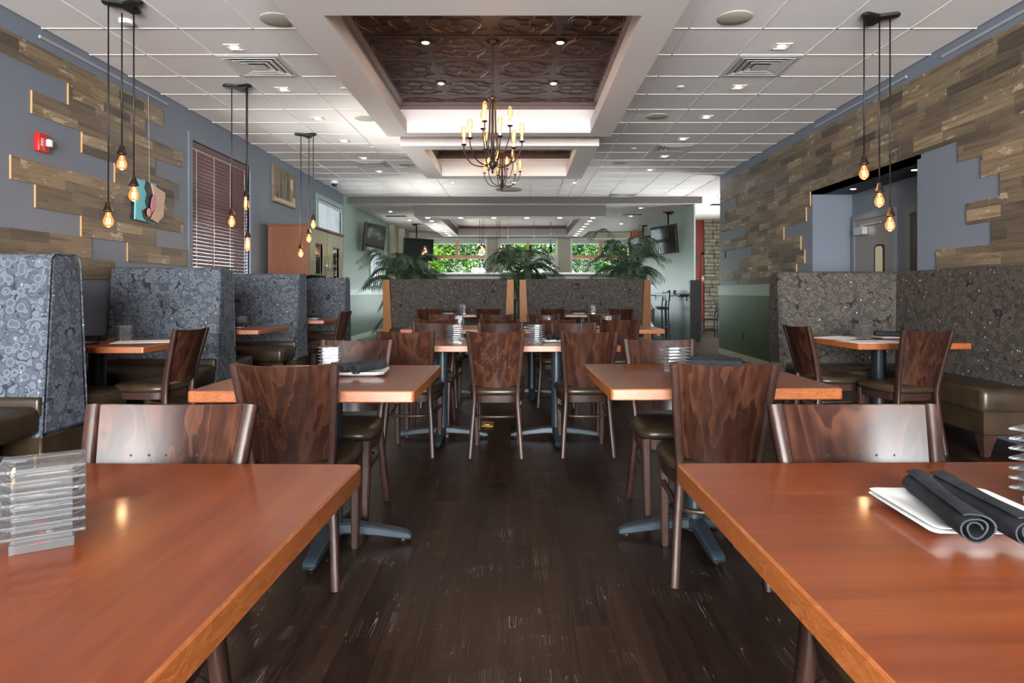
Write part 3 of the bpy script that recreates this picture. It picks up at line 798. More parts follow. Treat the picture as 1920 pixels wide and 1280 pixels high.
# wing along the wall: profile in (x,z) swept along y
Mx = Matrix(((1,0,0,0),(0,0,-1,0),(0,1,0,0),(0,0,0,1)))
pr = [(3.54-ox, .30), (XR-.022-ox, .30), (XR-.022-ox, 1.345-.04), (XR-.06-ox, 1.345), (3.63-ox, 1.345), (3.60-ox, 1.31)]
b = MB(); b.prism(pr, -(6.36-oy), -(4.50-oy), .02, Mx); b.build('backrest', FABRIC2, t, math.radians(35))
b = MB(); cushion(b, 3.19-ox, XR-.15-ox, 4.56-oy, 5.85-oy, .30, .48); b.build('seat', VINYL, t, True)
b = MB(); cushion(b, 2.50-ox, XR-.05-ox, 5.86-oy, 6.26-oy, .30, .48); b.build('seat', VINYL, t, True)
MB().bbox(3.21-ox, 4.57-oy, .155, XR-.05-ox, 6.2-oy, .33, .008, 1).bbox(2.52-ox, 5.90-oy, .155, 3.2-ox, 6.5-oy, .33, .008, 1).build('seat_base', VINYL, t)
for px, py in ((3.25, 4.62), (3.66, 4.62), (2.58, 5.95), (2.58, 6.4)):
    b = MB(); b.loops([[(px-ox-.02, py-oy-.02, 0), (px-ox+.02, py-oy-.02, 0), (px-ox+.02, py-oy+.02, 0), (px-ox-.02, py-oy+.02, 0)],
        [(px-ox-.032, py-oy-.032, .09), (px-ox+.04, py-oy-.032, .09), (px-ox+.04, py-oy+.04, .09), (px-ox-.032, py-oy+.04, .09)],
        [(px-ox-.036, py-oy-.036, .156), (px-ox+.065, py-oy-.036, .156), (px-ox+.065, py-oy+.06, .156), (px-ox-.036, py-oy+.06, .156)]]); b.build('foot', CHAIR_L, t)

# ------------------------------------------------------------------ chairs
def make_chair():
    t = thing('dining_chair', 'x', 'chair', (0, 0, 0), 0, 'walnut dining chairs')
    # back legs rise into the uprights
    for s in (-1, 1):
        path = spline([(s*.178, -.245, 0), (s*.163, -.205, .22), (s*.150, -.190, .43), (s*.164, -.225, .62), (s*.187, -.297, .880)], 5)
        n = len(path)
        sz = [(.031, .030+.018*math.sin(PI*(i/(n-1))**.8)) for i in range(n)]
        b = MB(); b.bar(path, sz); b.build('leg', CHAIR_L, t, math.radians(50))
    # curved plywood back between the uprights
    NU, NV = 13, 9
    def P(u, v, d):
        z = .505+v*.376
        half = .150+.030*v
        yy = -.200-.088*v**1.25
        bow = (1-u*u)
        z2 = z-.008*bow*v-.014*bow*(1-v)
        return (u*half, yy-.044*bow-.008+d, z2)
    vs_, fs = [], []
    for side in (0, 1):
        for j in range(NV):
            for i in range(NU):
                u = -1+2*i/(NU-1); v = j/(NV-1)
                vs_.append(P(u, v, .0065 if side == 0 else -.0065))
    def id_(s_, i, j): return s_*NU*NV+j*NU+i
    for j in range(NV-1):
        for i in range(NU-1):
            fs.append((id_(0,i,j), id_(0,i,j+1), id_(0,i+1,j+1), id_(0,i+1,j)))
            fs.append((id_(1,i,j), id_(1,i+1,j), id_(1,i+1,j+1), id_(1,i,j+1)))
    for i in range(NU-1):
        fs.append((id_(0,i,0), id_(0,i+1,0), id_(1,i+1,0), id_(1,i,0)))
        fs.append((id_(0,i,NV-1), id_(1,i,NV-1), id_(1,i+1,NV-1), id_(0,i+1,NV-1)))
    for j in range(NV-1):
        fs.append((id_(0,0,j), id_(1,0,j), id_(1,0,j+1), id_(0,0,j+1)))
        fs.append((id_(0,NU-1,j), id_(0,NU-1,j+1), id_(1,NU-1,j+1), id_(1,NU-1,j)))
    b = MB(); b.add(vs_, fs); bk = b.build('backrest', CHAIR, t, math.radians(40))
    b = MB()   # rows of small drilled holes, seen as dark dots on both faces
    for j in range(6):
        for i in range(6):
            u = -.56+1.12*i/5; v = .27+.43*j/5
            for d, s in ((.0068, 1), (-.0068, -1)):
                c = Vector(P(u, v, d)); r_ = .003
                pts = [(c.x+r_*math.cos(k*PI/3), c.y+.0004*s-.35*r_*math.sin(k*PI/3)*.25, c.z+r_*math.sin(k*PI/3)) for k in range(6)]
                b.add(pts, [tuple(range(6)) if s < 0 else tuple(range(5, -1, -1))])
    o = b.build('perforations', BLACK, bk)
    o['kind'] = 'stuff'
    # seat: domed cushion on a wooden frame
    def outline(k, dz=0):
        pts = []
        for q in range(28):
            a = 2*PI*q/28; ca, sa = math.cos(a), math.sin(a)
            e = .42
            x_ = math.copysign(abs(ca)**e, ca); y_ = math.copysign(abs(sa)**e, sa)
            wd = .205 if y_ > 0 else .205-.030*abs(y_)
            pts.append((x_*wd*k, .012+y_*.212*k, dz))
        return pts
    b = MB(); b.loops([outline(.93, .428), outline(1.0, .436), outline(1.02, .452), outline(.99, .470), outline(.90, .484), outline(.6, .492), outline(.2, .495)], True, True)
    b.build('seat', VINYL, t, True)
    b = MB(); b.loops([outline(.86, .375), outline(.93, .377), outline(.95, .427), outline(.86, .429)], True, True); b.build('seat_frame', CHAIR_L, t, math.radians(40))
    for s in (-1, 1):
        b = MB(); b.bar([(s*.165, .185, .43), (s*.163, .187, .30), (s*.158, .195, 0)], [(.044, .044), (.042, .042), (.031, .033)]); b.build('leg', CHAIR_L, t)
    st = spline([(-.150, .185, .300), (-.172, .155, .297), (-.160, .05, .288), (-.150, -.10, .283), (-.120, -.185, .282), (0, -.205, .282), (.120, -.185, .282), (.150, -.10, .283), (.160, .05, .288), (.172, .155, .297), (.150, .185, .300)], 4)
    b = MB(); b.bar(st, (.016, .022), (0, 0, 1)); b.build('stretcher', CHAIR_L, t, math.radians(50))
    return t
chair0 = make_chair(); CK = [(c, kids(c)) for c in kids(chair0)]
used = []
def chair(x, y, deg, label, group):
    label = label
    if not used:
        o = chair0; o.location = (x, y, 0); o.rotation_euler = (0, 0, math.radians(deg)); used.append(1)
    else: o = copy_tree(chair0, (x, y, 0), math.radians(deg), None, None, CK)
    o['label'] = label; o['group'] = group; return o
# facing +y = deg 0 (back towards the camera)
G1 = 'walnut chairs at the two front rows'
chair(-.83, 1.285, 180, 'walnut chair facing the camera behind the front left table', G1)
chair(.795, 1.285, 180, 'walnut chair facing the camera behind the front right table, with a shiny back', G1)
chair(-.895, 2.78, 2, 'walnut chair with its back to us at the second-row left table', G1)
chair(-.91, 3.40, 180, 'walnut chair facing us at the far side of the second-row left table', G1)
chair(.80, 2.80, -5, 'walnut chair with its back to us at the second-row right table', G1)
chair(.785, 3.44, 180, 'walnut chair facing us at the far side of the second-row right table', G1)
chair(-.775, 4.83, -2, 'leftmost of three walnut chairs backing us at the third-row tables', 'walnut chairs at the third row')
chair(-.167, 4.80, 0, 'middle of three walnut chairs backing us at the third-row tables', 'walnut chairs at the third row')
chair(.465, 4.82, 2, 'rightmost of three walnut chairs backing us at the third-row tables', 'walnut chairs at the third row')
for x, n in ((-.735, 'leftmost'), (-.167, 'middle'), (.463, 'rightmost')):
    chair(x, 5.44, 180, n+' of three walnut chairs facing us beyond the third-row tables', 'walnut chairs at the third row')
for x, n in ((-.80, 'leftmost'), (-.20, 'second from left'), (.36, 'second from right'), (.99, 'rightmost')):
    chair(x, 6.78, rr.uniform(-4, 4), n+' of four walnut chairs backing us at the fourth-row tables', 'walnut chairs at the fourth row')
for x, n in ((-.90, 'leftmost'), (-.27, 'second from left'), (.29, 'second from right'), (1.0, 'rightmost')):
    chair(x, 7.60, 180+rr.uniform(-4, 4), n+' of four walnut chairs facing us beyond the fourth-row tables', 'walnut chairs at the fourth row')
for x, n in ((-1.44, 'leftmost'), (-.51, 'second from left'), (.54, 'second from right'), (1.62, 'rightmost')):
    chair(x, 10.9, rr.uniform(-8, 8), n+' of four dark chairs at the tables before the centre booths', 'walnut chairs at the centre booths')
G2 = 'walnut chairs drawn up to the booth tables'
chair(-2.72, 4.93, 82, 'walnut chair at the aisle end of the nearest left booth table', G2)
chair(-2.72, 9.25, 84, 'walnut chair at the aisle end of the farthest left booth table', G2)
chair(2.79, 4.88, 8, 'walnut chair backing us at the right corner booth table', G2)
chair(2.52, 5.36, -84, 'walnut chair seen side-on at the left of the corner booth table', G2)

# ------------------------------------------------------------------ tables
def table(cx, cy, wx, wy, label, group, rz=0, grain='x', col_r=.042, foot=.36, two=False):
    t = thing('pedestal_table', label, 'table', (cx, cy, 0), math.radians(rz), group)
    a, b_ = (wx, wy)
    M = None
    poly = rrect(a, b_, .014, 4)
    b = MB()
    if grain == 'y':   # mesh made turned, object turned back, so that the grain follows y
        b.prism(rrect(b_, a, .014, 4), .714, .76, .004, None, 0, 1); o = b.build('table_top', [TABLE_T, TABLE_E], t, math.radians(30)); o.rotation_euler = (0, 0, R90)
    else:
        b.prism(poly, .714, .76, .004, None, 0, 1); b.build('table_top', [TABLE_T, TABLE_E], t, math.radians(30))
    for dx in ((-a*.28, a*.28) if two else (0,)):
        MB().lathe([(col_r, .03), (col_r, .69)], 20).build('column', PEDESTAL, t, math.radians(40), (dx, 0, 0))
        MB().bbox(-.16, -.03, .69, .16, .03, .713, .004, 1).bbox(-.03, -.16, .69, .03, .16, .713, .004, 1).build('top_bracket', BLACK, t, False, (dx, 0, 0))
        for k in range(4):
            if two and k % 2 == 0: continue
            fp = [(0, 0, .062), (.08, 0, .066), (.2, 0, .052), (foot-.05, 0, .036), (foot-.012, 0, .030), (foot, 0, .022)]
            o = MB().bar(fp, [(.075, .055), (.070, .052), (.062, .044), (.058, .036), (.058, .030), (.05, .016)], (0, 1, 0)).build('foot', PEDESTAL, t, math.radians(40), (dx, 0, 0), (0, 0, k*PI/2))
            o2 = MB().lathe([(.016, 0), (.018, .008), (.012, .022)], 10).build('glide', BLACK, o, False, (foot-.035, 0, 0))
    return t
G3 = 'cherry tables down the middle of the room'
table(-.825, 1.047, .92, .92, 'glossy cherry table in the left foreground', G3, -1.0, 'y')
table(.825, 1.056, .92, .92, 'glossy cherry table in the right foreground', G3, 1.0, 'x')
table(-.863, 3.06, .895, .92, 'cherry table in the second row, left of the aisle', G3, 0, 'x')
table(.825, 3.13, .945, .93, 'cherry table in the second row, right of the aisle', G3, 1.5, 'x')
table(-.612, 5.215, .892, .85, 'cherry table of the third row, left of the joint', G3)
table(.288, 5.215, .892, .85, 'cherry table of the third row, right of the joint', G3)
for i, n in enumerate(('left', 'middle', 'right')):
    table(-.79+.92*i, 7.30, .915, .88, n+' one of three cherry tables joined in the fourth row', G3)
table(-1.0, 11.75, 1.3, .85, 'dark table in front of the left centre booth', G3)
table(1.09, 11.75, 1.3, .85, 'dark table in front of the right centre booth', G3)
G4 = 'cherry tables in the booths'
table(-3.285, 5.14, 1.23, .90, 'cherry booth table with placemats, nearest on the left', G4, 0, 'x', .06)
table(-3.285, 7.20, 1.23, .90, 'cherry booth table with no chair, second on the left', G4, 0, 'x', .06)
table(-3.285, 9.46, 1.23, .90, 'cherry booth table farthest along the left wall', G4, 0, 'x', .06)
table(2.96, 5.46, .90, .92, 'cherry table in the right corner booth with placemats', G4, 4, 'x', .055)

# ------------------------------------------------------------------ table settings
def holder_meshes():
    # one tier: a neck block under a wider plate with sloping edges
    def sq(h, z): return [(-h,-h,z),(h,-h,z),(h,h,z),(-h,h,z)]
    m1 = MB().loops([sq(.036, .0), sq(.036, .0078), sq(.0515, .0108), sq(.0525, .0130), sq(.0515, .0146), sq(.040, .0154)]).mesh('tier', ACRYL)
    m2 = MB().loops([sq(.038, 0), sq(.0385, .013)]).mesh('base', ACRYL)
    m3 = MB().lathe([(.018, 0), (.019, .010), (.016, .010), (.015, .003)], 14).mesh('tealight', STEEL)
    return m1, m2, m3
HM = holder_meshes()
def holder(x, y, deg, label, n=7, sc=1.0):
    t = thing('candle_holder', label, 'candle holder', (x, y, .7605), math.radians(deg), 'clear acrylic candle holders')
    t.scale = (sc, sc, sc)
    link('base', HM[1], t, (0, 0, 0))
    for k in range(n): link('tier', HM[0], t, (0, 0, .0132+.0156*k))
    return t
def plate_mesh():
    def sq(h, z, r): return [(x_, y_, z) for x_, y_ in rrect(2*h, 2*h, r, 5)]
    return MB().loops([sq(.062, 0, .02), sq(.070, .0025, .02), sq(.106, .0125, .014), sq(.1075, .0145, .013), sq(.105, .0150, .013), sq(.072, .0070, .02), sq(.062, .0050, .02)]).mesh('square_plate', PORC, math.radians(35))
PLM = plate_mesh()
def napkin_mesh():
    b = MB(); N = 46; turns = 2.35; L = .25; rings = []
    NL = 9
    for s_ in range(NL):
        f = s_/(NL-1); y = -L/2+L*f
        ring = []
        for side in (0, 1):
            rng = range(N+1) if side == 0 else range(N, -1, -1)
            for i in rng:
                a = 2*PI*turns*i/N; r_ = .0075+.0165*(i/N)
                r_ += (.0012 if side == 0 else -.0012)
                r_ *= 1+.05*math.sin(3*a+f*5)+.06*math.sin(f*7+1)
                ring.append((r_*math.cos(a)*1.08, y+.004*math.sin(a*1.3), r_*math.sin(a)*.96+.0245))
        rings.append(ring)
    b.loops(rings, True, True, True)
    return b.mesh('napkin_roll', NAPKIN, math.radians(60))
NPM = napkin_mesh()
def setting(x, y, deg, where, nrot=0, noff=(0, 0), nap=2, plates=2, tops=True, z=.7605):
    a = math.radians(deg)
    for k in range(plates):
        o = link('square_plate', PLM, None, (x+.002*k, y-.002*k, z+.0078*k), (0, 0, a+.02*k))
        tag(o, ('upper' if k == plates-1 else 'lower')+' white square plate '+where if plates > 1 else 'white square plate '+where, 'plate', 'square side plates')
    zn = z+.0078*(plates-1)+.0060
    for k in range(nap):
        n = math.radians(deg+nrot); dx = (k-(nap-1)/2)*.056
        o = link('napkin_roll', NPM, None, (x+noff[0]+dx*math.cos(n), y+noff[1]+dx*math.sin(n), zn+.0), (0, 0, n+(.08 if k else -.05)))
        tag(o, (('left' if k == 0 else 'right')+' rolled charcoal napkin ' if nap > 1 else 'rolled charcoal napkin ')+where, 'napkin', 'rolled charcoal napkins')
# front tables
holder(-.742, 1.03, 33, 'acrylic candle holder at the left front corner of the photo', 7, 1.05)
setting(-.985, 1.20, 10, 'cut off at the left edge of the photo', 0)
setting(.755, 1.135, -2, 'on the right foreground table', -8, (-.025, -.04), 2)
holder(.985, 1.20, 30, 'acrylic candle holder at the right edge of the photo, behind napkins', 7, 1.15)
# second row
setting(-.735, 3.12, 4, 'on the second-row left table', -28, (.0, .0))
holder(-.93, 3.25, 10, 'acrylic candle holder on the second-row left table')
holder(.755, 3.22, 20, 'acrylic candle holder on the second-row right table', 7)
setting(.97, 3.30, 0, 'on the second-row right table', 70)
# third row
holder(-.495, 4.98, 28, 'acrylic candle holder on the third-row left table', 8, 1.05)
holder(.115, 4.98, 32, 'acrylic candle holder on the third-row right table', 8, 1.05)
setting(.27, 5.16, 0, 'on the third-row right table', -10)
setting(-.29, 5.32, 0, 'on the third-row left table', -12)
# fourth row
holder(-.66, 7.12, 8, 'acrylic candle holder on the fourth-row left table', 8)
holder(.30, 7.45, 8, 'acrylic candle holder on the fourth-row middle table')
holder(.98, 7.45, 18, 'acrylic candle holder on the fourth-row right table')
setting(.04, 7.14, 0, 'on the fourth-row middle table', 80, plates=4 if False else 2)
setting(.80, 7.16, 0, 'on the fourth-row right table', 84, nap=1)
# tables before the centre booths
setting(-1.26, 11.65, 0, 'before the left centre booth', 88, nap=1); holder(-1.02, 11.68, 15, 'acrylic candle holder before the left centre booth', 8, 1.2)
setting(1.03, 11.65, 0, 'before the right centre booth', 88, nap=1); holder(1.27, 11.68, 15, 'acrylic candle holder before the right centre booth', 8, 1.2)
# booth tables
def mat_(x, y, deg, label):
    tag(MB().box(-.21, -.15, 0, .21, .15, .0015).build('placemat', PAPER, None, False, (x, y, .7605), (0, 0, math.radians(deg))), label, 'placemat', 'white paper placemats')
setting(-3.27, 4.98, 6, 'on the nearest left booth table', 84, (0, 0)); holder(-3.16, 5.30, 20, 'acrylic candle holder on the nearest left booth table')
mat_(-2.94, 5.18, 20, 'white paper placemat beside the aisle on the nearest left booth table')
setting(-3.02, 7.02, 0, 'on the second left booth table', 86, nap=1); holder(-3.03, 7.22, 12, 'acrylic candle holder on the second left booth table')
setting(-2.93, 9.35, 0, 'on the farthest left booth table', 86, nap=1)
holder(2.85, 5.50, 10, 'acrylic candle holder on the corner booth table', 7)
setting(3.06, 5.50, 0, 'on the corner booth table', 70, (.04, .02))
mat_(2.72, 5.62, 35, 'white paper placemat at the left corner of the corner booth table')
mat_(2.74, 5.16, 4, 'white paper placemat at the near edge of the corner booth table')

# ------------------------------------------------------------------ lights and ceiling fittings
def spot(parent, loc, watts, size=100, col=(1, .80, .58), blend=.6):
    l = bpy.data.lights.new('lamp_light', 'SPOT'); l.energy = watts; l.spot_size = math.radians(size); l.spot_blend = blend; l.color = col; l.shadow_soft_size = .04
    o = bpy.data.objects.new('lamp_light', l); C.objects.link(o); o.parent = parent; o.location = loc; return o
def sqring(a, z): return [(-a,-a,z),(a,-a,z),(a,a,z),(-a,a,z)]
DL_TRIM = MB().loops([sqring(.072, .0), sqring(.072, -.006), sqring(.058, -.008), sqring(.050, -.002)], False, True).mesh('trim', WPLAS)
DL_LENS = MB().lathe([(.034, -.006), (.030, -.010)], 16).mesh('lens', LENS)
DLR_TRIM = MB().lathe([(.058, 0), (.056, -.006), (.044, -.008), (.038, -.002)], 20, None, False, True).mesh('trim', BRONZE)
DLS_TRIM = MB().loops([sqring(.062, .0), sqring(.062, -.005), sqring(.05, -.006)], False, True).mesh('trim', WPLAS)
DLS_LENS = MB().loops([sqring(.046, -.007), sqring(.046, -.009)], True, True).mesh('lens', LENS2)
def downlight(x, y, z, label, group, watts, trim=DL_TRIM, lens=DL_LENS, col=(1, .88, .76), size=100):
    watts *= .5
    t = thing('downlight', label, 'downlight', (x, y, z), 0, group)
    link('trim', trim, t); link('lens', lens, t)
    if watts: spot(t, (0, 0, -.02), watts, size, col)
    return t
ords = ['nearest', 'second', 'third', 'fourth', 'fifth', 'farthest']
for i, y in enumerate((5.86, 7.08, 8.27, 9.5, 10.72, 11.9)):
    downlight(-2.53, y, ZC-.001, ords[i]+' square downlight in the left row of ceiling tiles', 'left row of square downlights', 26)
for i, y in enumerate((5.84, 7.0, 8.2, 9.37, 10.58, 11.75)):
    downlight(2.31, y, ZC-.001, ords[i]+' square downlight in the right row of ceiling tiles', 'right row of square downlights', 26)
for x, n in ((-1.34, 'left'), (-.11, 'middle'), (1.08, 'right')):
    downlight(x, 13.1, ZC-.001, n+' of three square downlights beyond the small coffer', 'square downlights beyond the coffers', 22)
for x, y, n in ((-.86, 6.02, 'near left'), (.365, 6.02, 'near right'), (-.86, 7.2, 'far left'), (.365, 7.2, 'far right')):
    downlight(x, y, 3.428-.006, n+' round downlight in the brown tin coffer', 'round downlights in the tin coffer', 14, DLR_TRIM, DL_LENS, size=90)
k = 0
for y in (15.7, 16.4, 17.1, 17.8, 18.5, 19.2, 19.9, 20.6):
    for x in (-2.19, 1.73):
        downlight(x, y, 2.909, ('first', 'second', 'third', 'fourth', 'fifth', 'sixth', 'seventh', 'last')[round((y-15.7)/.7)]+' downlight from the front in the '+('left' if x < 0 else 'right')+' row under the far soffit', 'small downlights under the far soffit', 9 if k % 2 else 0, DLS_TRIM, DLS_LENS, (1, .9, .78)); k += 1
for i in range(1, 5):
    downlight(-2.19+.784*i, 15.7, 2.909, ['', 'first', 'second', 'third', 'fourth'][i]+' downlight from the left along the front of the far soffit', 'small downlights under the far soffit', 9 if i % 2 else 0, DLS_TRIM, DLS_LENS, (1, .9, .78))
for x, y, n in ((-3.25, 16.6, 'near the left wall television'), (-3.1, 18.6, 'by the far left window'), (2.9, 15.9, 'near the right television'), (2.95, 17.6, 'between the hanging televisions'), (3.0, 19.6, 'at the far right corner')):
    downlight(x, y, ZLOW-.001, 'downlight in the lowered ceiling '+n, 'downlights in the lowered ceiling', 45)
for x, y, n in ((4.7, 13.9, 'nearer'), (4.55, 15.0, 'middle'), (5.4, 17.6, 'farther')):
    downlight(x, y, ZC-.001, n+' downlight in the side passage ceiling', 'side passage downlights', 20)
for y, n in ((8.0, 'farther'), (6.75, 'nearer')):
    downlight(4.03, y, 2.40, n+' small downlight in the alcove ceiling', 'alcove downlights', 4, DLR_TRIM, DL_LENS)

def vent(cx, cy, wx, wy, label):
    t = thing('air_diffuser', label, 'vent', (cx, cy, ZC), 0, 'square ceiling air diffusers')
    a, c = wx/2-.01, wy/2-.01
    MB().box(-a, -c, .004, a, c, .03).build('backing', PLENUM, t)
    def frame(f0, f1, z0, z1, nm):
        def q(f, z): return [(-a*f,-c*f,z),(a*f,-c*f,z),(a*f,c*f,z),(-a*f,c*f,z)]
        MB().loops([q(f0, z0), q(f0, z0-.004), q(f1, z1-.004), q(f1, z1)], False, False).build(nm, DIFF, t)
    frame(1.0, .86, -.001, -.004, 'rim')
    for k, (f0, f1) in enumerate(((.84, .68), (.64, .48), (.44, .28))): frame(f0, f1, -.012, .0, 'louver')
    MB().loops([sqring(.075, -.014), sqring(.02, -.004)], True, True).build('core', DIFF, t)
names = {('L', 0): 'square air diffuser above the first left pendants', ('L', 1): 'square air diffuser farther along the left ceiling',
         ('R', 0): 'square air diffuser nearest on the right ceiling', ('R', 1): 'square air diffuser midway along the right ceiling', ('R', 2): 'square air diffuser at the far end of the right ceiling'}
cnt = {'L': 0, 'R': 0}
for cx, cy, wx, wy, s in vent_spots:
    vent(cx, cy, wx, wy, names[(s, cnt[s])]); cnt[s] += 1
for x, y, n in ((2.9, 17.2, 'in the lowered ceiling before the right television'), (-3.3, 17.6, 'in the lowered ceiling by the left television'), (5.0, 16.4, 'over the side passage')):
    t = thing('air_grille', 'slotted air grille '+n, 'vent', (x, y, ZLOW if x < 4 else ZC), 0, 'slotted ceiling grilles')
    MB().box(-.3, -.15, -.004, .3, .15, 0).build('rim', DIFF, t)
    for k in range(7): MB().box(-.27, -.125+.04*k, -.012, .27, -.115+.04*k, -.003).build('slat', BLACK, t)
SPM = MB().lathe([(.135, 0), (.135, -.006), (.122, -.010), (.02, -.011)], 28).mesh('speaker_grille', SPK, math.radians(40))
for x, y, n in ((-1.93, 5.27, 'nearest on the left'), (-1.93, 8.27, 'midway on the left'), (-1.93, 11.3, 'farthest on the left'), (1.70, 5.23, 'nearest on the right'), (1.69, 8.17, 'midway on the right'), (1.68, 11.1, 'farthest on the right')):
    tag(link('ceiling_speaker', SPM, None, (x, y, ZC-.0005)), 'round beige ceiling speaker '+n, 'speaker', 'round ceiling speakers')
SPRM = MB().lathe([(.04, 0), (.04, -.006), (.028, -.012), (.01, -.013)], 16).mesh('sprinkler', WPLAS, math.radians(40))
for x, y, n in ((-1.88, 7.05, 'left of the coffer'), (1.70, 7.0, 'right of the coffer'), (1.72, 10.0, 'right of the small coffer'), (-2.2, 9.9, 'left of the small coffer')):
    tag(link('sprinkler_cover', SPRM, None, (x, y, ZC-.0005)), 'small round sprinkler cover '+n, 'sprinkler', 'round sprinkler covers')
t = thing('smoke_detector', 'round white smoke detector behind the first left pendant rods', 'detector', (-3.15, 5.29, ZC))
MB().lathe([(.055, 0), (.055, -.018), (.045, -.03), (.015, -.032)], 20).build('body', WPLAS, t, math.radians(40)); MB().lathe([(.048, -.016), (.048, -.021)], 20).build('vent_ring', DIFF, t)
t = thing('dome_camera', 'small dome security camera on the left ceiling by the second window', 'camera', (-3.62, 12.9, ZC))
MB().lathe([(.07, 0), (.075, -.03), (.07, -.06), (.06, -.065)], 20).build('housing', DIFF, t, math.radians(40)); MB().lathe([(.055, -.064), (.05, -.095), (.03, -.115), (.004, -.122)], 18).build('dome', TVB, t, True)
tag(MB().lathe([(.28, 0), (.28, -.012), (.25, -.016), (.03, -.017)], 30).build('ceiling_medallion', CROWN, None, math.radians(40), (-.24, 14.0, ZC-.001)), 'flat dark round disc on the tiles beyond the chandeliers', 'speaker')

# pendants with bare bulbs
def bulb_parts(long=False):
    if long: pr_ = [(.013, 0), (.014, -.02), (.020, -.045), (.023, -.075), (.021, -.105), (.012, -.125), (.002, -.13)]
    else: pr_ = [(.013, 0), (.014, -.012), (.019, -.028), (.029, -.05), (.0315, -.068), (.027, -.088), (.014, -.102), (.003, -.106)]
    g = MB().lathe(pr_[::-1], 18).mesh('bulb', BULBG, True)
    b = MB(); n = 6
    z0, z1 = (-.035, -.10) if long else (-.045, -.085)
    pts = [(.011*math.cos(2*PI*k/n), .011*math.sin(2*PI*k/n), (z0 if k % 2 else z1)) for k in range(n)]
    b.tube(pts+[pts[0]], .0048, 6); b.tube([(0, 0, -.005), (0, 0, z1+.012)], .003, 6)
    return g, b.mesh('filament', FIL_HOT, True)
BG, BF = bulb_parts(); BGL, BFL = bulb_parts(True)
SOCK = MB().lathe([(.004, .075), (.016, .072), (.020, .05), (.033, .016), (.036, .012), (.036, .004), (.022, .002), (.016, -.006)], 18).mesh('socket', BRONZE, math.radians(40))
def pendant(x, y, drops, label, deg=0, long=False):
    t = thing('pendant_light', label, 'pendant', (x, y, ZC), math.radians(deg), 'three-bulb pendant lights')
    # boomerang canopy
    pts = []; 
    for k in range(3):
        a = math.radians(90+120*k)
        for da, r_ in ((-14, .155), (0, .165), (14, .155), (60, .055)): pts.append((r_*math.cos(a+math.radians(da)), r_*math.sin(a+math.radians(da))*.85))
    MB().prism(pts, -.03, -.001, .006).build('canopy', BLACK, t)
    for k, (dx, dy, zb) in enumerate(drops):
        zc_ = zb+.068-ZC      # top of the bulb, relative to the ceiling
        MB().tube([(dx, dy, -.02), (dx, dy, zc_+.07)], .0055, 6).build('rod', BLACK, t, True)
        s_ = link('socket', SOCK, t, (dx, dy, zc_))
        for nm_, me_ in (('bulb', BGL if long and k else BG), ('filament', BFL if long and k else BF)): link(nm_, me_, s_, (0, 0, 0), None, (1.15, 1.15, 1.1))
        l = bpy.data.lights.new('bulb_light', 'POINT'); l.energy = 1.1; l.color = (1, .62, .32); l.shadow_soft_size = .03
        o = bpy.data.objects.new('bulb_light', l); C.objects.link(o); o.parent = t; o.location = (dx, dy, zc_-.13)
D0 = [(-.09, -.07, 1.676), (-.11, .13, 2.137), (.04, .03, 1.882)]
pendant(-2.96, 4.97, D0, 'nearest left pendant with three bare bulbs over the first booth')
pendant(-2.96, 6.97, [(-.078, .0, 1.886), (.038, .09, 2.098), (.125, -.09, 1.649)], 'second left pendant with three bare bulbs, before the blind', 0, True)
pendant(-2.94, 9.1, [(-.075, .0, 1.675), (.035, .0, 1.88), (.09, .02, 2.075)], 'farthest left pendant with three bare bulbs, before the wood cabinet')
pendant(2.81, 5.2, [(-.105, .0, 2.08), (-.0, -.03, 1.86), (.10, .0, 1.675)], 'right pendant with three bare bulbs over the corner booth')
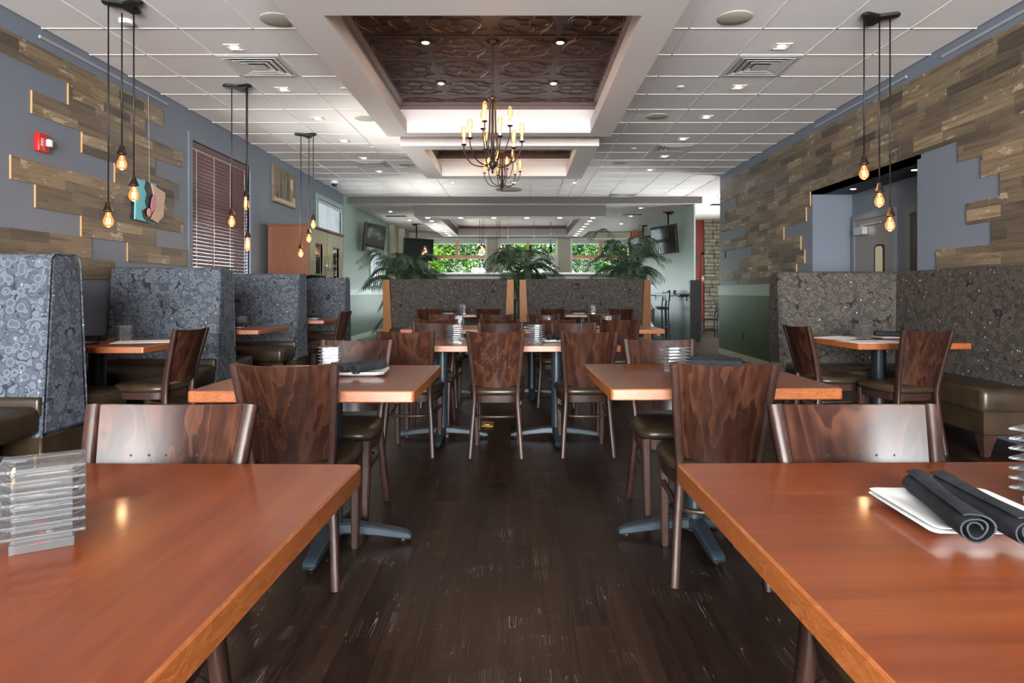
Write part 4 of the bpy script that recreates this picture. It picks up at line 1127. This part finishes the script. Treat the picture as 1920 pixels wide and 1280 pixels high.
# chandeliers
def chandelier(x, y, zt, drop, label):
    """zt tin ceiling; drop = height of the cage top"""
    t = thing('chandelier', label, 'chandelier', (x, y, 0), 0, 'bronze chandeliers')
    MB().lathe([(.065, zt), (.068, zt-.008), (.055, zt-.02), (.02, zt-.032), (.006, zt-.036)], 20).build('canopy', BRONZE, t, math.radians(50))
    z = zt-.034; zt2 = drop+.005; k = 0; n = max(1, int((z-zt2)/.030)); lm = None
    step = (z-zt2)/n
    ring = [(.0075*math.cos(2*PI*q/10), 0, (.5*step+.006)*math.sin(2*PI*q/10)) for q in range(10)]
    lm = MB().tube(ring, .0024, 5, None, False, 0, True).mesh('chain_link', BRONZE, True)
    ch = None
    for q in range(n):
        link('chain_link', lm, t, (0, 0, z-step*(q+.5)), (0, 0, R90*(q % 2)))
    H = drop
    MB().lathe([(.010, H+.02), (.018, H+.012), (.040, H), (.042, H-.014), (.034, H-.024), (.012, H-.03)], 20).build('top_ring', BRONZE, t, math.radians(50))
    MB().lathe([(.010, H-.56), (.030, H-.575), (.037, H-.60), (.030, H-.625), (.014, H-.645), (.008, H-.665), (.013, H-.675), (.002, H-.69)], 16).build('hub', BRONZE, t, math.radians(50))
    MB().tube([(0, 0, H-.02), (0, 0, H-.6)], .007, 8).build('stem', BRONZE, t, True)
    for k in range(6):
        a = math.radians(60*k+18); c, s_ = math.cos(a), math.sin(a)
        pth = spline([(.030*c, .030*s_, H-.015), (.030*c, .030*s_, H-.18), (.036*c, .036*s_, H-.32), (.052*c, .052*s_, H-.42), (.040*c, .040*s_, H-.5), (.012*c, .012*s_, H-.57)], 5)
        MB().tube(pth, .0055, 6).build('strap', BRONZE, t, True)
    def arm(a, R, zb, z0):
        c, s_ = math.cos(a), math.sin(a)
        pth = spline([(.016*c, .016*s_, z0), (.09*c, .09*s_, z0-.035 if R > .2 else z0-.03), (R*.74*c, R*.74*s_, z0+.0), (R*.98*c, R*.98*s_, (z0+zb)/2+.02), (R*c, R*s_, zb)], 6)
        ar = MB().tube(pth, .0058, 6).build('arm', BRONZE, t, True)
        MB().lathe([(.006, zb-.012), (.024, zb-.002), (.026, zb+.004), (.012, zb+.008)], 14).build('cup', BRONZE, ar, math.radians(50), (R*c, R*s_, 0))
        MB().lathe([(.0125, zb+.006), (.0125, zb+.05)], 12).build('candle_sleeve', CANDLE_W, ar, math.radians(50), (R*c, R*s_, 0))
        link('bulb', BGL, ar, (R*c, R*s_, zb+.048), (PI, 0, 0)); link('filament', BFL, ar, (R*c, R*s_, zb+.048), (PI, 0, 0))
        l = bpy.data.lights.new('bulb_light', 'POINT'); l.energy = .8; l.color = (1, .62, .34); l.shadow_soft_size = .025
        o = bpy.data.objects.new('bulb_light', l); C.objects.link(o); o.parent = t; o.location = (R*c, R*s_, zb+.20)
    for k in range(6): arm(math.radians(-90+16+60*k), .275, H-.41, H-.585)
    for k in range(3): arm(math.radians(-90-24+120*k), .16, H-.248, H-.46)
chandelier(-.25, 6.03, 3.43, 2.915, 'nearer bronze two-tier chandelier with nine glowing candle bulbs')
chandelier(-.265, 9.85, 3.43, 3.34, 'farther bronze chandelier in the small coffer')
# far pendants and track bar under the soffit well
pendant(-1.02+0, 17.6, [(-.05, 0, 2.22), (.0, .02, 2.30), (.05, .0, 2.26)], 'far pendant cluster hanging from the soffit well, left one', 0)
pendant(-.62, 18.8, [(-.05, 0, 2.12), (.05, .0, 2.28), (0, .06, 2.2)], 'far pendant cluster hanging from the soffit well, right one', 0)
t = thing('track_light', 'black track bar with three spotlights before the far middle window', 'track light', (.0, 19.0, 0))
MB().box(-.6, -.02, 2.285, .55, .02, 2.31).build('bar', BLACK, t)
for x in (-.35, .40): MB().tube([(x, 0, 2.30), (x, 0, 3.2)], .008, 6).build('rod', STEEL, t, True)
for x in (-.36, .30, .88):
    MB().lathe([(.04, 2.28), (.045, 2.36), (.05, 2.42), (.03, 2.44), (.02, 2.5)], 12).build('spot_head', TVB, t, True, (x, 0, 0))
MB().tube([(.88, 0, 2.48), (.88, 0, 3.2)], .01, 6).build('rod', STEEL, t, True)

# ------------------------------------------------------------------ things on the walls
def blind(i, a, c, m, label, zb):
    t = thing('window_blind', label, 'blind', (XL, (a+c)/2, 0), 0, 'horizontal slat blinds')
    L = c-a-.03
    MB().bbox(-.075, -L/2-.01, 2.885, .012, L/2+.01, 2.962, .006, 1).build('head_rail', m, t)
    ang = math.radians(42)
    sm = MB().add([(-.026, -L/2, .0), (0, -L/2, .004), (.026, -L/2, 0), (.026, L/2, 0), (0, L/2, .004), (-.026, L/2, 0),
                   (-.026, -L/2, -.003), (0, -L/2, .001), (.026, -L/2, -.003), (.026, L/2, -.003), (0, L/2, .001), (-.026, L/2, -.003)],
                  [(0,1,4,5),(1,2,3,4),(6,11,10,7),(7,10,9,8),(2,8,9,3),(0,5,11,6),(0,6,7,1),(1,7,8,2),(3,9,10,4),(4,10,11,5)]).mesh('slat', m)
    z = 2.86
    while z > zb:
        link('slat', sm, t, (-.035, 0, z), (0, -ang, 0)); z -= .046
    MB().bbox(-.06, -L/2, z-.0, -.01, L/2, z+.03, .005, 1).build('bottom_rail', m, t)
    for f in (-.42, -.14, .14, .42):
        MB().tube([(-.006, f*L, z), (-.006, f*L, 2.89)], .0018, 4).build('ladder_cord', TRIMWHITE, t)
blind(1, *WINL[0], SLAT, 'mahogany slat blind on the near left window', 1.27)
blind(2, *WINL[1], SLATW, 'pale grey slat blind above the wood cabinet', 1.27)
blind(3, *WINL[2], SLATW, 'pale grey slat blind behind the left palm', 1.27)
# picture rails
for x, s, y0, y1, lb in ((XL, 1, 5.42, 7.37, 'thin grey picture rail high on the left wall'), (XR, -1, 6.43, 8.39, 'thin grey picture rail high on the right wall, farther one'), (XR, -1, 3.9, 5.86, 'thin grey picture rail high on the right wall, nearer one')):
    t = thing('picture_rail', lb, 'rail', (x, (y0+y1)/2, 3.238), 0, 'picture hanging rails')
    MB().box(min(0, s*.018), -(y1-y0)/2, -.012, max(0, s*.018), (y1-y0)/2, .012).build('channel', RAILG, t)
    for e in (-1, 1): MB().bbox(min(0, s*.02), e*(y1-y0)/2-.012, -.014, max(0, s*.02), e*(y1-y0)/2+.012, .014, .002, 1).build('end_cap', RAILG, t)
# fire alarm
t = thing('fire_alarm', 'red fire alarm strobe on the left wall', 'alarm', (XL, 5.42, 2.37))
MB().bbox(0, -.062, -.075, .045, .062, .075, .008, 2).build('housing', REDP, t, math.radians(40))
MB().bbox(.044, .012, -.025, .075, .058, .035, .008, 2).build('strobe', STROBE, t, math.radians(40))
fc = bpy.data.curves.new('lettering', 'FONT'); fc.body = 'FIRE'; fc.size = .036; fc.align_x = 'CENTER'; fc.align_y = 'CENTER'; fc.extrude = .0005; fc.materials.append(WPLAS)
to = bpy.data.objects.new('lettering_curve', fc); C.objects.link(to)
dg = bpy.context.evaluated_depsgraph_get(); lm_ = bpy.data.meshes.new_from_object(to.evaluated_get(dg)); bpy.data.objects.remove(to)
if not lm_.materials: lm_.materials.append(WPLAS)
o = link('lettering', lm_, t, (.0465, -.035, 0)); o.rotation_euler = Matrix(((0, 0, 1), (0, 1, 0), (-1, 0, 0))).to_euler()
# bright cut-out painting hung on a wire
t = thing('wall_art', 'teal, black and pink painted board art hung on a wire on the left planks', 'artwork', (XL+.035, 6.94, 2.085))
def art(poly, d0, d1, m, nm):
    M = Matrix(((0,0,1,0),(1,0,0,0),(0,1,0,0),(0,0,0,1)))
    MB().prism(poly, d0, d1, .001, M).build(nm, m, t)
art([(-.255, -.20), (.10, -.215), (.12, .215), (-.235, .215)], 0, .02, TEAL, 'teal_board')
wav = [(-.075, .215), (-.10, .14), (-.055, .08), (-.09, .0), (-.06, -.06), (-.15, -.10), (-.12, -.17), (-.06, -.205)]
art(wav+[(.12, -.205), (.10, -.1), (.06, 0), (.07, .1), (.02, .2)], .02, .028, ARTBLACK, 'black_band')
art([(0.0, .20), (.265, .14), (.225, -.12), (.11, -.20), (.0, -.17), (.06, -.08), (.0, -.02), (.05, .08)][::-1], .028, .042, ARTWOOD, 'wood_board')
art([(.0, .06), (.055, .10), (.04, -.06), (.0, -.10), (-.03, -.04)][::-1], .042, .05, ARTPINK, 'pink_shape')
art([(-.09+.035*math.cos(k*PI/5)+.03, -.11+.045*math.sin(k*PI/5)) for k in range(10)], .042, .05, ARTPEACH, 'peach_disc')
MB().tube([(.0, .03, .21), (-.012, .03, 1.14)], .0014, 4).build('hanging_wire', DIFF, t)
# canvas of wine bottles
t = thing('canvas_print', 'tan canvas print of wine bottles above the wood cabinet', 'artwork', (XL, 10.98, 2.88))
MB().bbox(0, -.51, -.295, .045, .51, .295, .004, 1).build('canvas', CANVAS, t)
def pr2(poly, m, nm):
    M = Matrix(((0,0,1,0),(1,0,0,0),(0,1,0,0),(0,0,0,1)))
    MB().prism(poly, .0455, .047, 0, M).build(nm, m, t)
for bx, hh, m in ((-.02, .25, PRINTG), (.12, .28, PRINTD), (-.2, .2, PRINTD)):
    pr2([(bx-.05, -.2), (bx+.05, -.2), (bx+.05, hh-.22), (bx+.018, hh-.15), (bx+.016, hh), (bx-.016, hh), (bx-.018, hh-.15), (bx-.05, hh-.22)], m, 'printed_bottle')
pr2([(.25, -.2), (.35, -.2), (.31, -.18), (.31, -.02), (.37, .04), (.36, .18), (.24, .18), (.23, .04), (.29, -.02), (.29, -.18)], PRINTL, 'printed_glass')
for cx in (-.36, .42): pr2([(cx+.06*math.cos(k*PI/6), -.17+.06*math.sin(k*PI/6)) for k in range(12)], PRINTL if cx > 0 else PRINTD, 'printed_cork')
pr2([(-.49, -.27), (.49, -.27), (.49, -.21), (-.49, -.21)], PRINTL, 'printed_shelf')
# wood cabinet with two glazed doors
t = thing('wine_cabinet', 'cherry wood cabinet with two glass doors beyond the farthest booth', 'cabinet', (-3.6, 11.2, 0))
MB().bbox(XL+3.6+.05, -.98, 1.41, .30, 1.0, 2.17, .006, 1).bbox(XL+3.6+.05, .0, 0, .30, 1.0, 1.42, .006, 1).build('carcass', CABW, t)
MB().bbox(-.29, -1.0, 1.40, .34, -.978, 2.18, .003, 1).build('side_panel', CABW, t)
MB().bbox(-.29, -1.01, 2.165, .36, 1.02, 2.20, .004, 1).build('top', CABW, t)
for k, y0 in enumerate((-.95, .03)):
    zb_ = 1.42 if k == 0 else .1; zg = 1.44 if k == 0 else .55
    d = MB().box(.305, y0, zb_, .335, y0+.95, zg).box(.305, y0, 1.92, .335, y0+.95, 2.15).box(.305, y0, zg, .335, y0+.30, 1.92).box(.305, y0+.68, zg, .335, y0+.95, 1.92).build('door', CABD, t)
    MB().box(.312, y0+.30, zg, .318, y0+.68, 1.92).build('glass', SCREEN, d)
    MB().box(.30, y0+.285, zg-.01, .342, y0+.30, 1.94).box(.30, y0+.68, zg-.01, .342, y0+.695, 1.94).box(.30, y0+.30, 1.92, .342, y0+.68, 1.94).build('glazing_bead', CABW, d)
    MB().tube([(.35, y0+(.88 if k == 0 else .07), 1.5), (.35, y0+(.88 if k == 0 else .07), 1.68)], .008, 8).build('handle', STEEL, d, True)
# televisions
def tv(x, y, z, rz, tilt, label, W=1.22, H=.71, pole=None, wallarm=None):
    t = thing('television', label, 'television', (x, y, z), math.radians(rz), 'flat televisions')
    Mt = Matrix.Rotation(math.radians(tilt), 4, 'X')
    MB().bbox(-W/2, 0, -H/2, W/2, .05, H/2, .008, 1, Mt).build('case', TVB, t)
    MB().box(-W/2+.02, -.002, -H/2+.025, W/2-.02, .001, H/2-.02, Mt).build('screen', SCREEN, t)
    MB().bbox(-.25, .05, -.2, .25, .09, .2, .005, 1, Mt).build('rear_housing', TVB, t)
    if pole:
        MB().tube([(0, .14, 0), (0, .14, pole-z)], .022, 8).build('pole', BLACK, t, True)
        MB().lathe([(.14, pole-z-.0), (.14, pole-z-.02), (.05, pole-z-.06)], 14).build('ceiling_plate', BLACK, t, False, (0, .14, 0))
        MB().box(-.05, .08, -.08, .05, .16, .08).build('bracket', BLACK, t)
    else:
        MB().box(-.03, .08, -.03, .03, wallarm, .03).build('wall_arm', BLACK, t)
tv(-3.62, 16.55, 2.49, 78, 6, 'television on the left wall between the windows, tilted down', wallarm=.31)
tv(-3.0, 19.6, 2.40, 38, 5, 'television in front of the far left back window', 1.0, .66, pole=ZLOW)
tv(3.62, 16.7, 2.46, -72, 5, 'ceiling-hung television on the right, nearer one', pole=ZLOW)
tv(3.62, 20.1, 2.50, -66, 5, 'ceiling-hung television on the right, farther one', 1.1, .64, pole=ZLOW)
# small wall plates
def plate_on(x, y, z, s, label, m=WPLAS, hh=.06):
    t = thing('wall_plate', label, 'wall plate', (x, y, z), 0, 'small wall plates')
    MB().bbox(min(0, s*.008), -.037, -hh, max(0, s*.008), .037, hh, .002, 1).build('plate', m, t)
    MB().bbox(min(s*.006, s*.014), -.01, -.018, max(s*.006, s*.014), .01, .018, .001, 1).build('switch', m, t)
plate_on(XR, 12.1, 1.83, -1, 'dark control plate near the far end of the right boards', BLACK, .07)
plate_on(XR-.02, 11.1, .42, -1, 'outlet plate on the right green wainscot', BLACK)
t = thing('red_call_point', 'pale red pull station beside the maroon door', 'alarm', (5.50, 19.93, 1.55))
MB().bbox(-.04, -.03, -.09, .04, 0, .09, .006, 1).build('housing', flat('pale_red_plastic', (.45, .12, .12), .4), t); MB().box(-.03, -.036, -.015, .03, -.028, .015).build('lever', WPLAS, t)

# ------------------------------------------------------------------ palms behind the centre booths
def frond(b, base, az, L, rise, droop, n=22, lw=.012, ll=.24):
    c, s_ = math.cos(az), math.sin(az); P0 = Vector(base); path = []
    for k in range(n+1):
        f = k/n; r_ = L*f*(.55+.25*f); zz = rise*math.sin(min(1, f*1.05)*PI*.62)-droop*f**2.2
        path.append(P0+Vector((c*r_, s_*r_*.6, zz)))
    b.tube(path, [.007*(1-.8*k/n)+.0012 for k in range(n+1)], 4)
    for k in range(5, n+1):
        f = k/n; t_ = (path[min(k+1, n)]-path[k-1]).normalized()
        side = Vector((-s_, c, 0)); up = side.cross(t_)
        l = ll*(.45+.9*math.sin(PI*min(1, f*.92)))*random.uniform(.85, 1.1)
        for sg in (-1, 1):
            d = (side*sg*.75+t_*.75-Vector((0, 0, .25))).normalized()
            p = path[k]; w_ = t_.cross(d).cross(d).normalized()*lw
            m = p+d*l*.5+Vector((0, 0, -.01)); e = p+d*l+Vector((0, 0, -.06*l/.2))
            b.add([p-w_*.4, m-w_, e, m+w_, p+w_*.4], [(0, 1, 2, 3, 4)])
def palm(x, y, hpot, z_c, n, label, L=(.55, .85), rise=(.35, .6), low=0, fan=None):
    t = thing('potted_palm', label, 'plant', (x, y, 0), 0, 'potted palms behind the centre booths')
    MB().lathe([(.15, 0), (.2, .3), (.215, .34), (.195, .34), (.185, .29)], 20).build('pot', POT, t, math.radians(40))
    MB().lathe([(.02, .28), (.19, .285)], 16).build('soil', SOIL, t)
    for k in range(4):
        a = random.uniform(0, 6.28); MB().tube([(.06*math.cos(a), .06*math.sin(a), .28), (.04*math.cos(a), .04*math.sin(a), z_c*.6), (.02*math.cos(a), .02*math.sin(a), z_c)], [.014, .011, .008], 6).build('stem', LEAF_P, t, True)
    for k in range(n):
        az = 2*PI*k/n*1.618*2+random.uniform(-.2, .2)
        b = MB(); frond(b, (random.uniform(-.05, .05), random.uniform(-.05, .05), z_c-random.uniform(0, .12)), az, random.uniform(*L), random.uniform(*rise), random.uniform(.1, .35)); b.build('frond', LEAF_P, t)
    for k in range(low):
        az = (fan or 3.3)+random.uniform(-.4, .4)
        b = MB(); frond(b, (0, 0, .55+.45*k), az, random.uniform(.5, .75), .28, .42); b.build('frond', LEAF_P, t)
random.seed(21)
palm(-2.42, 13.50, .3, 1.25, 24, 'potted palm with feathery fronds at the left end of the centre booths', (.8, 1.2), (.35, .95), 3, 3.25)
palm(-.05, 13.50, .3, 1.30, 24, 'potted palm rising over the gap between the centre booths', (.7, 1.1), (.3, 1.0), 0)
palm(2.22, 13.50, .3, 1.30, 26, 'tall potted palm at the right end of the centre booths', (.75, 1.1), (.4, 1.25), 2, -.1)

# ------------------------------------------------------------------ bar side at the right
def stool(x, y, rz, label):
    t = thing('bar_stool', label, 'bar stool', (x, y, 0), math.radians(rz), 'black bar stools')
    for sx in (-1, 1):
        for sy in (-1, 1):
            top = 1.15 if sy < 0 else .72
            MB().bar([(sx*.20, sy*.20, 0), (sx*.17, sy*.17, .72)]+([(sx*.17, -.21, 1.15)] if sy < 0 else []), (.03, .03)).build('leg', BLACK, t)
    MB().bbox(-.2, -.2, .72, .2, .2, .77, .015, 2).build('seat', BLACK, t)
    MB().bbox(-.19, -.215, .93, .19, -.19, 1.14, .01, 1).build('backrest', BLACK, t)
    for q in ((-.185, 'x'), (.185, 'x')): MB().box(-.18, q[0]-.01, .28, .18, q[0]+.01, .31).build('footrest', BLACK, t)
stool(3.42, 16.2, 90, 'black bar stool nearest the right end of the centre booths')
stool(3.55, 17.1, 95, 'black bar stool second along the right drink ledge')
t = thing('drink_ledge', 'dark narrow drink ledge along the far right wall', 'shelf', (3.88, 17.6, 0))
MB().bbox(-.16, -2.2, 1.06, .10, 2.2, 1.10, .006, 1).build('shelf_board', CHAIR_L, t)
for y in (-1.8, 0, 1.8): MB().box(-.10, y-.012, 1.03, .10, y+.012, 1.06).box(.085, y-.012, .93, .10, y+.012, 1.04).build('bracket', BLACK, t)
for x, y, n in ((3.86, 16.5, 'nearer'), (3.83, 17.0, 'farther')):
    tag(MB().lathe([(.03, 1.101), (.036, 1.19), (.033, 1.19), (.028, 1.108)], 14).build('drinking_glass', CLEARG, None, True, (x, y, 0)), n+' clear drinking glass on the far right ledge', 'glass', 'glasses on the drink ledge')
t = thing('side_chair', 'dark slim wooden chair standing in the side passage by the stone wall', 'chair', (4.72, 16.6, 0), math.radians(85))
for sx in (-1, 1):
    MB().bar([(sx*.19, .19, 0), (sx*.18, .18, .44)], (.035, .035)).build('leg', BLACK, t)
    MB().bar([(sx*.19, -.21, 0), (sx*.18, -.19, .44), (sx*.18, -.26, .9)], (.035, .035)).build('leg', BLACK, t)
MB().bbox(-.21, -.21, .44, .21, .21, .485, .012, 2).build('seat', CHAIR, t); MB().bbox(-.18, -.27, .62, .18, -.235, .88, .01, 1).build('backrest', BLACK, t)
for sx in (-1, 1): MB().box(sx*.18-.01, -.18, .2, sx*.18+.01, .18, .23).build('stretcher', BLACK, t)
# brass floor box
t = thing('floor_box', 'small brass outlet cover let into the floor under the third-row tables', 'floor outlet', (-.285, 5.75, 0))
MB().bbox(-.055, -.10, .0, .055, .10, .006, .002, 1).build('cover', BRASS, t); MB().box(-.02, -.05, .005, .02, .05, .008).build('flap', BRASS, t)

# ------------------------------------------------------------------ outside
def tree(x, y, zc, rx, rz, n, m, label, group, trunk=True, seed=0):
    r = random.Random(seed); t = thing('tree', label, 'tree', (x, y, -.14), 0, group)
    b = MB()
    cl = [(r.gauss(0, .5)*rx, r.gauss(0, .4)*rx, zc+r.gauss(0, .45)*rz) for _ in range(26)]
    for k in range(n):
        c = r.choice(cl); s_ = r.uniform(.05, .12)
        p = Vector((c[0]+r.gauss(0, .28)*rx*.6, c[1]+r.gauss(0, .3)*rx*.6, c[2]+r.gauss(0, .26)*rz*.6))
        u = Vector((r.gauss(0, 1), r.gauss(0, 1), r.gauss(0, 1))).normalized(); v = u.orthogonal().normalized()
        b.add([p-u*s_, p+v*s_*.5, p+u*s_, p-v*s_*.5], [(0, 1, 2, 3)])
    b.build('crown', m, t)
    tb = MB(); tb.tube([(0, 0, 0), (.1, 0, zc*.5), (0, .1, zc+rz*.5)], [.16, .12, .04], 8)
    for k in range(4):
        a = r.uniform(0, 6.28); tb.tube([(.08, 0, zc*.45+.2*k), (rx*.5*math.cos(a), rx*.5*math.sin(a), zc+.2*k)], [.06, .02], 6)
    tb.build('trunk', BARK, t, True)
GT = 'trees outside the back windows'
tree(-4.6, 28.0, 3.0, 2.2, 2.6, 9000, LEAF1, 'bright green tree outside the left half of the left back window', GT, seed=1)
tree(-2.6, 30.0, 3.3, 2.4, 2.8, 9000, LEAF2, 'deep green tree outside the right half of the left back window', GT, seed=2)
tree(-.5, 29.0, 3.2, 1.7, 2.6, 7000, LEAF1, 'bright green tree outside the left of the middle back window', GT, seed=3)
tree(3.2, 29.0, 3.2, 2.2, 2.6, 9000, LEAF2, 'deep green tree outside the left half of the right back window', GT, seed=4)
tree(5.6, 28.5, 3.1, 2.2, 2.6, 9000, LEAF1, 'green tree outside the right half of the right back window', GT, seed=5)
tree(1.9, 34.5, 3.6, 2.0, 2.8, 6000, LEAF1, 'bright tree beyond the pale house behind the middle back window', GT, seed=6)
t = thing('house', 'pale grey clapboard house seen through the middle back window', 'house', (1.05, 32.0, -.14))
MB().box(-.55, 0, 0, .55, 3, 4.2).build('wall', SIDING, t)
cb = MB().add([(-.56, -.03, 0), (.56, -.03, 0), (.56, -.005, .17), (-.56, -.005, .17), (-.56, 0, 0), (.56, 0, 0)], [(0,1,2,3),(0,4,5,1)]).mesh('siding_board', SIDING)
for k in range(24): link('siding_board', cb, t, (0, 0, .17*k))
MB().add([(-.7, -.2, 4.1), (.7, -.2, 4.1), (0, -.2, 4.7), (-.7, 3.2, 4.1), (.7, 3.2, 4.1), (0, 3.2, 4.7)], [(0,1,2),(3,5,4),(0,2,5,3),(1,4,5,2),(0,3,4,1)]).build('roof', ROOFM, t)
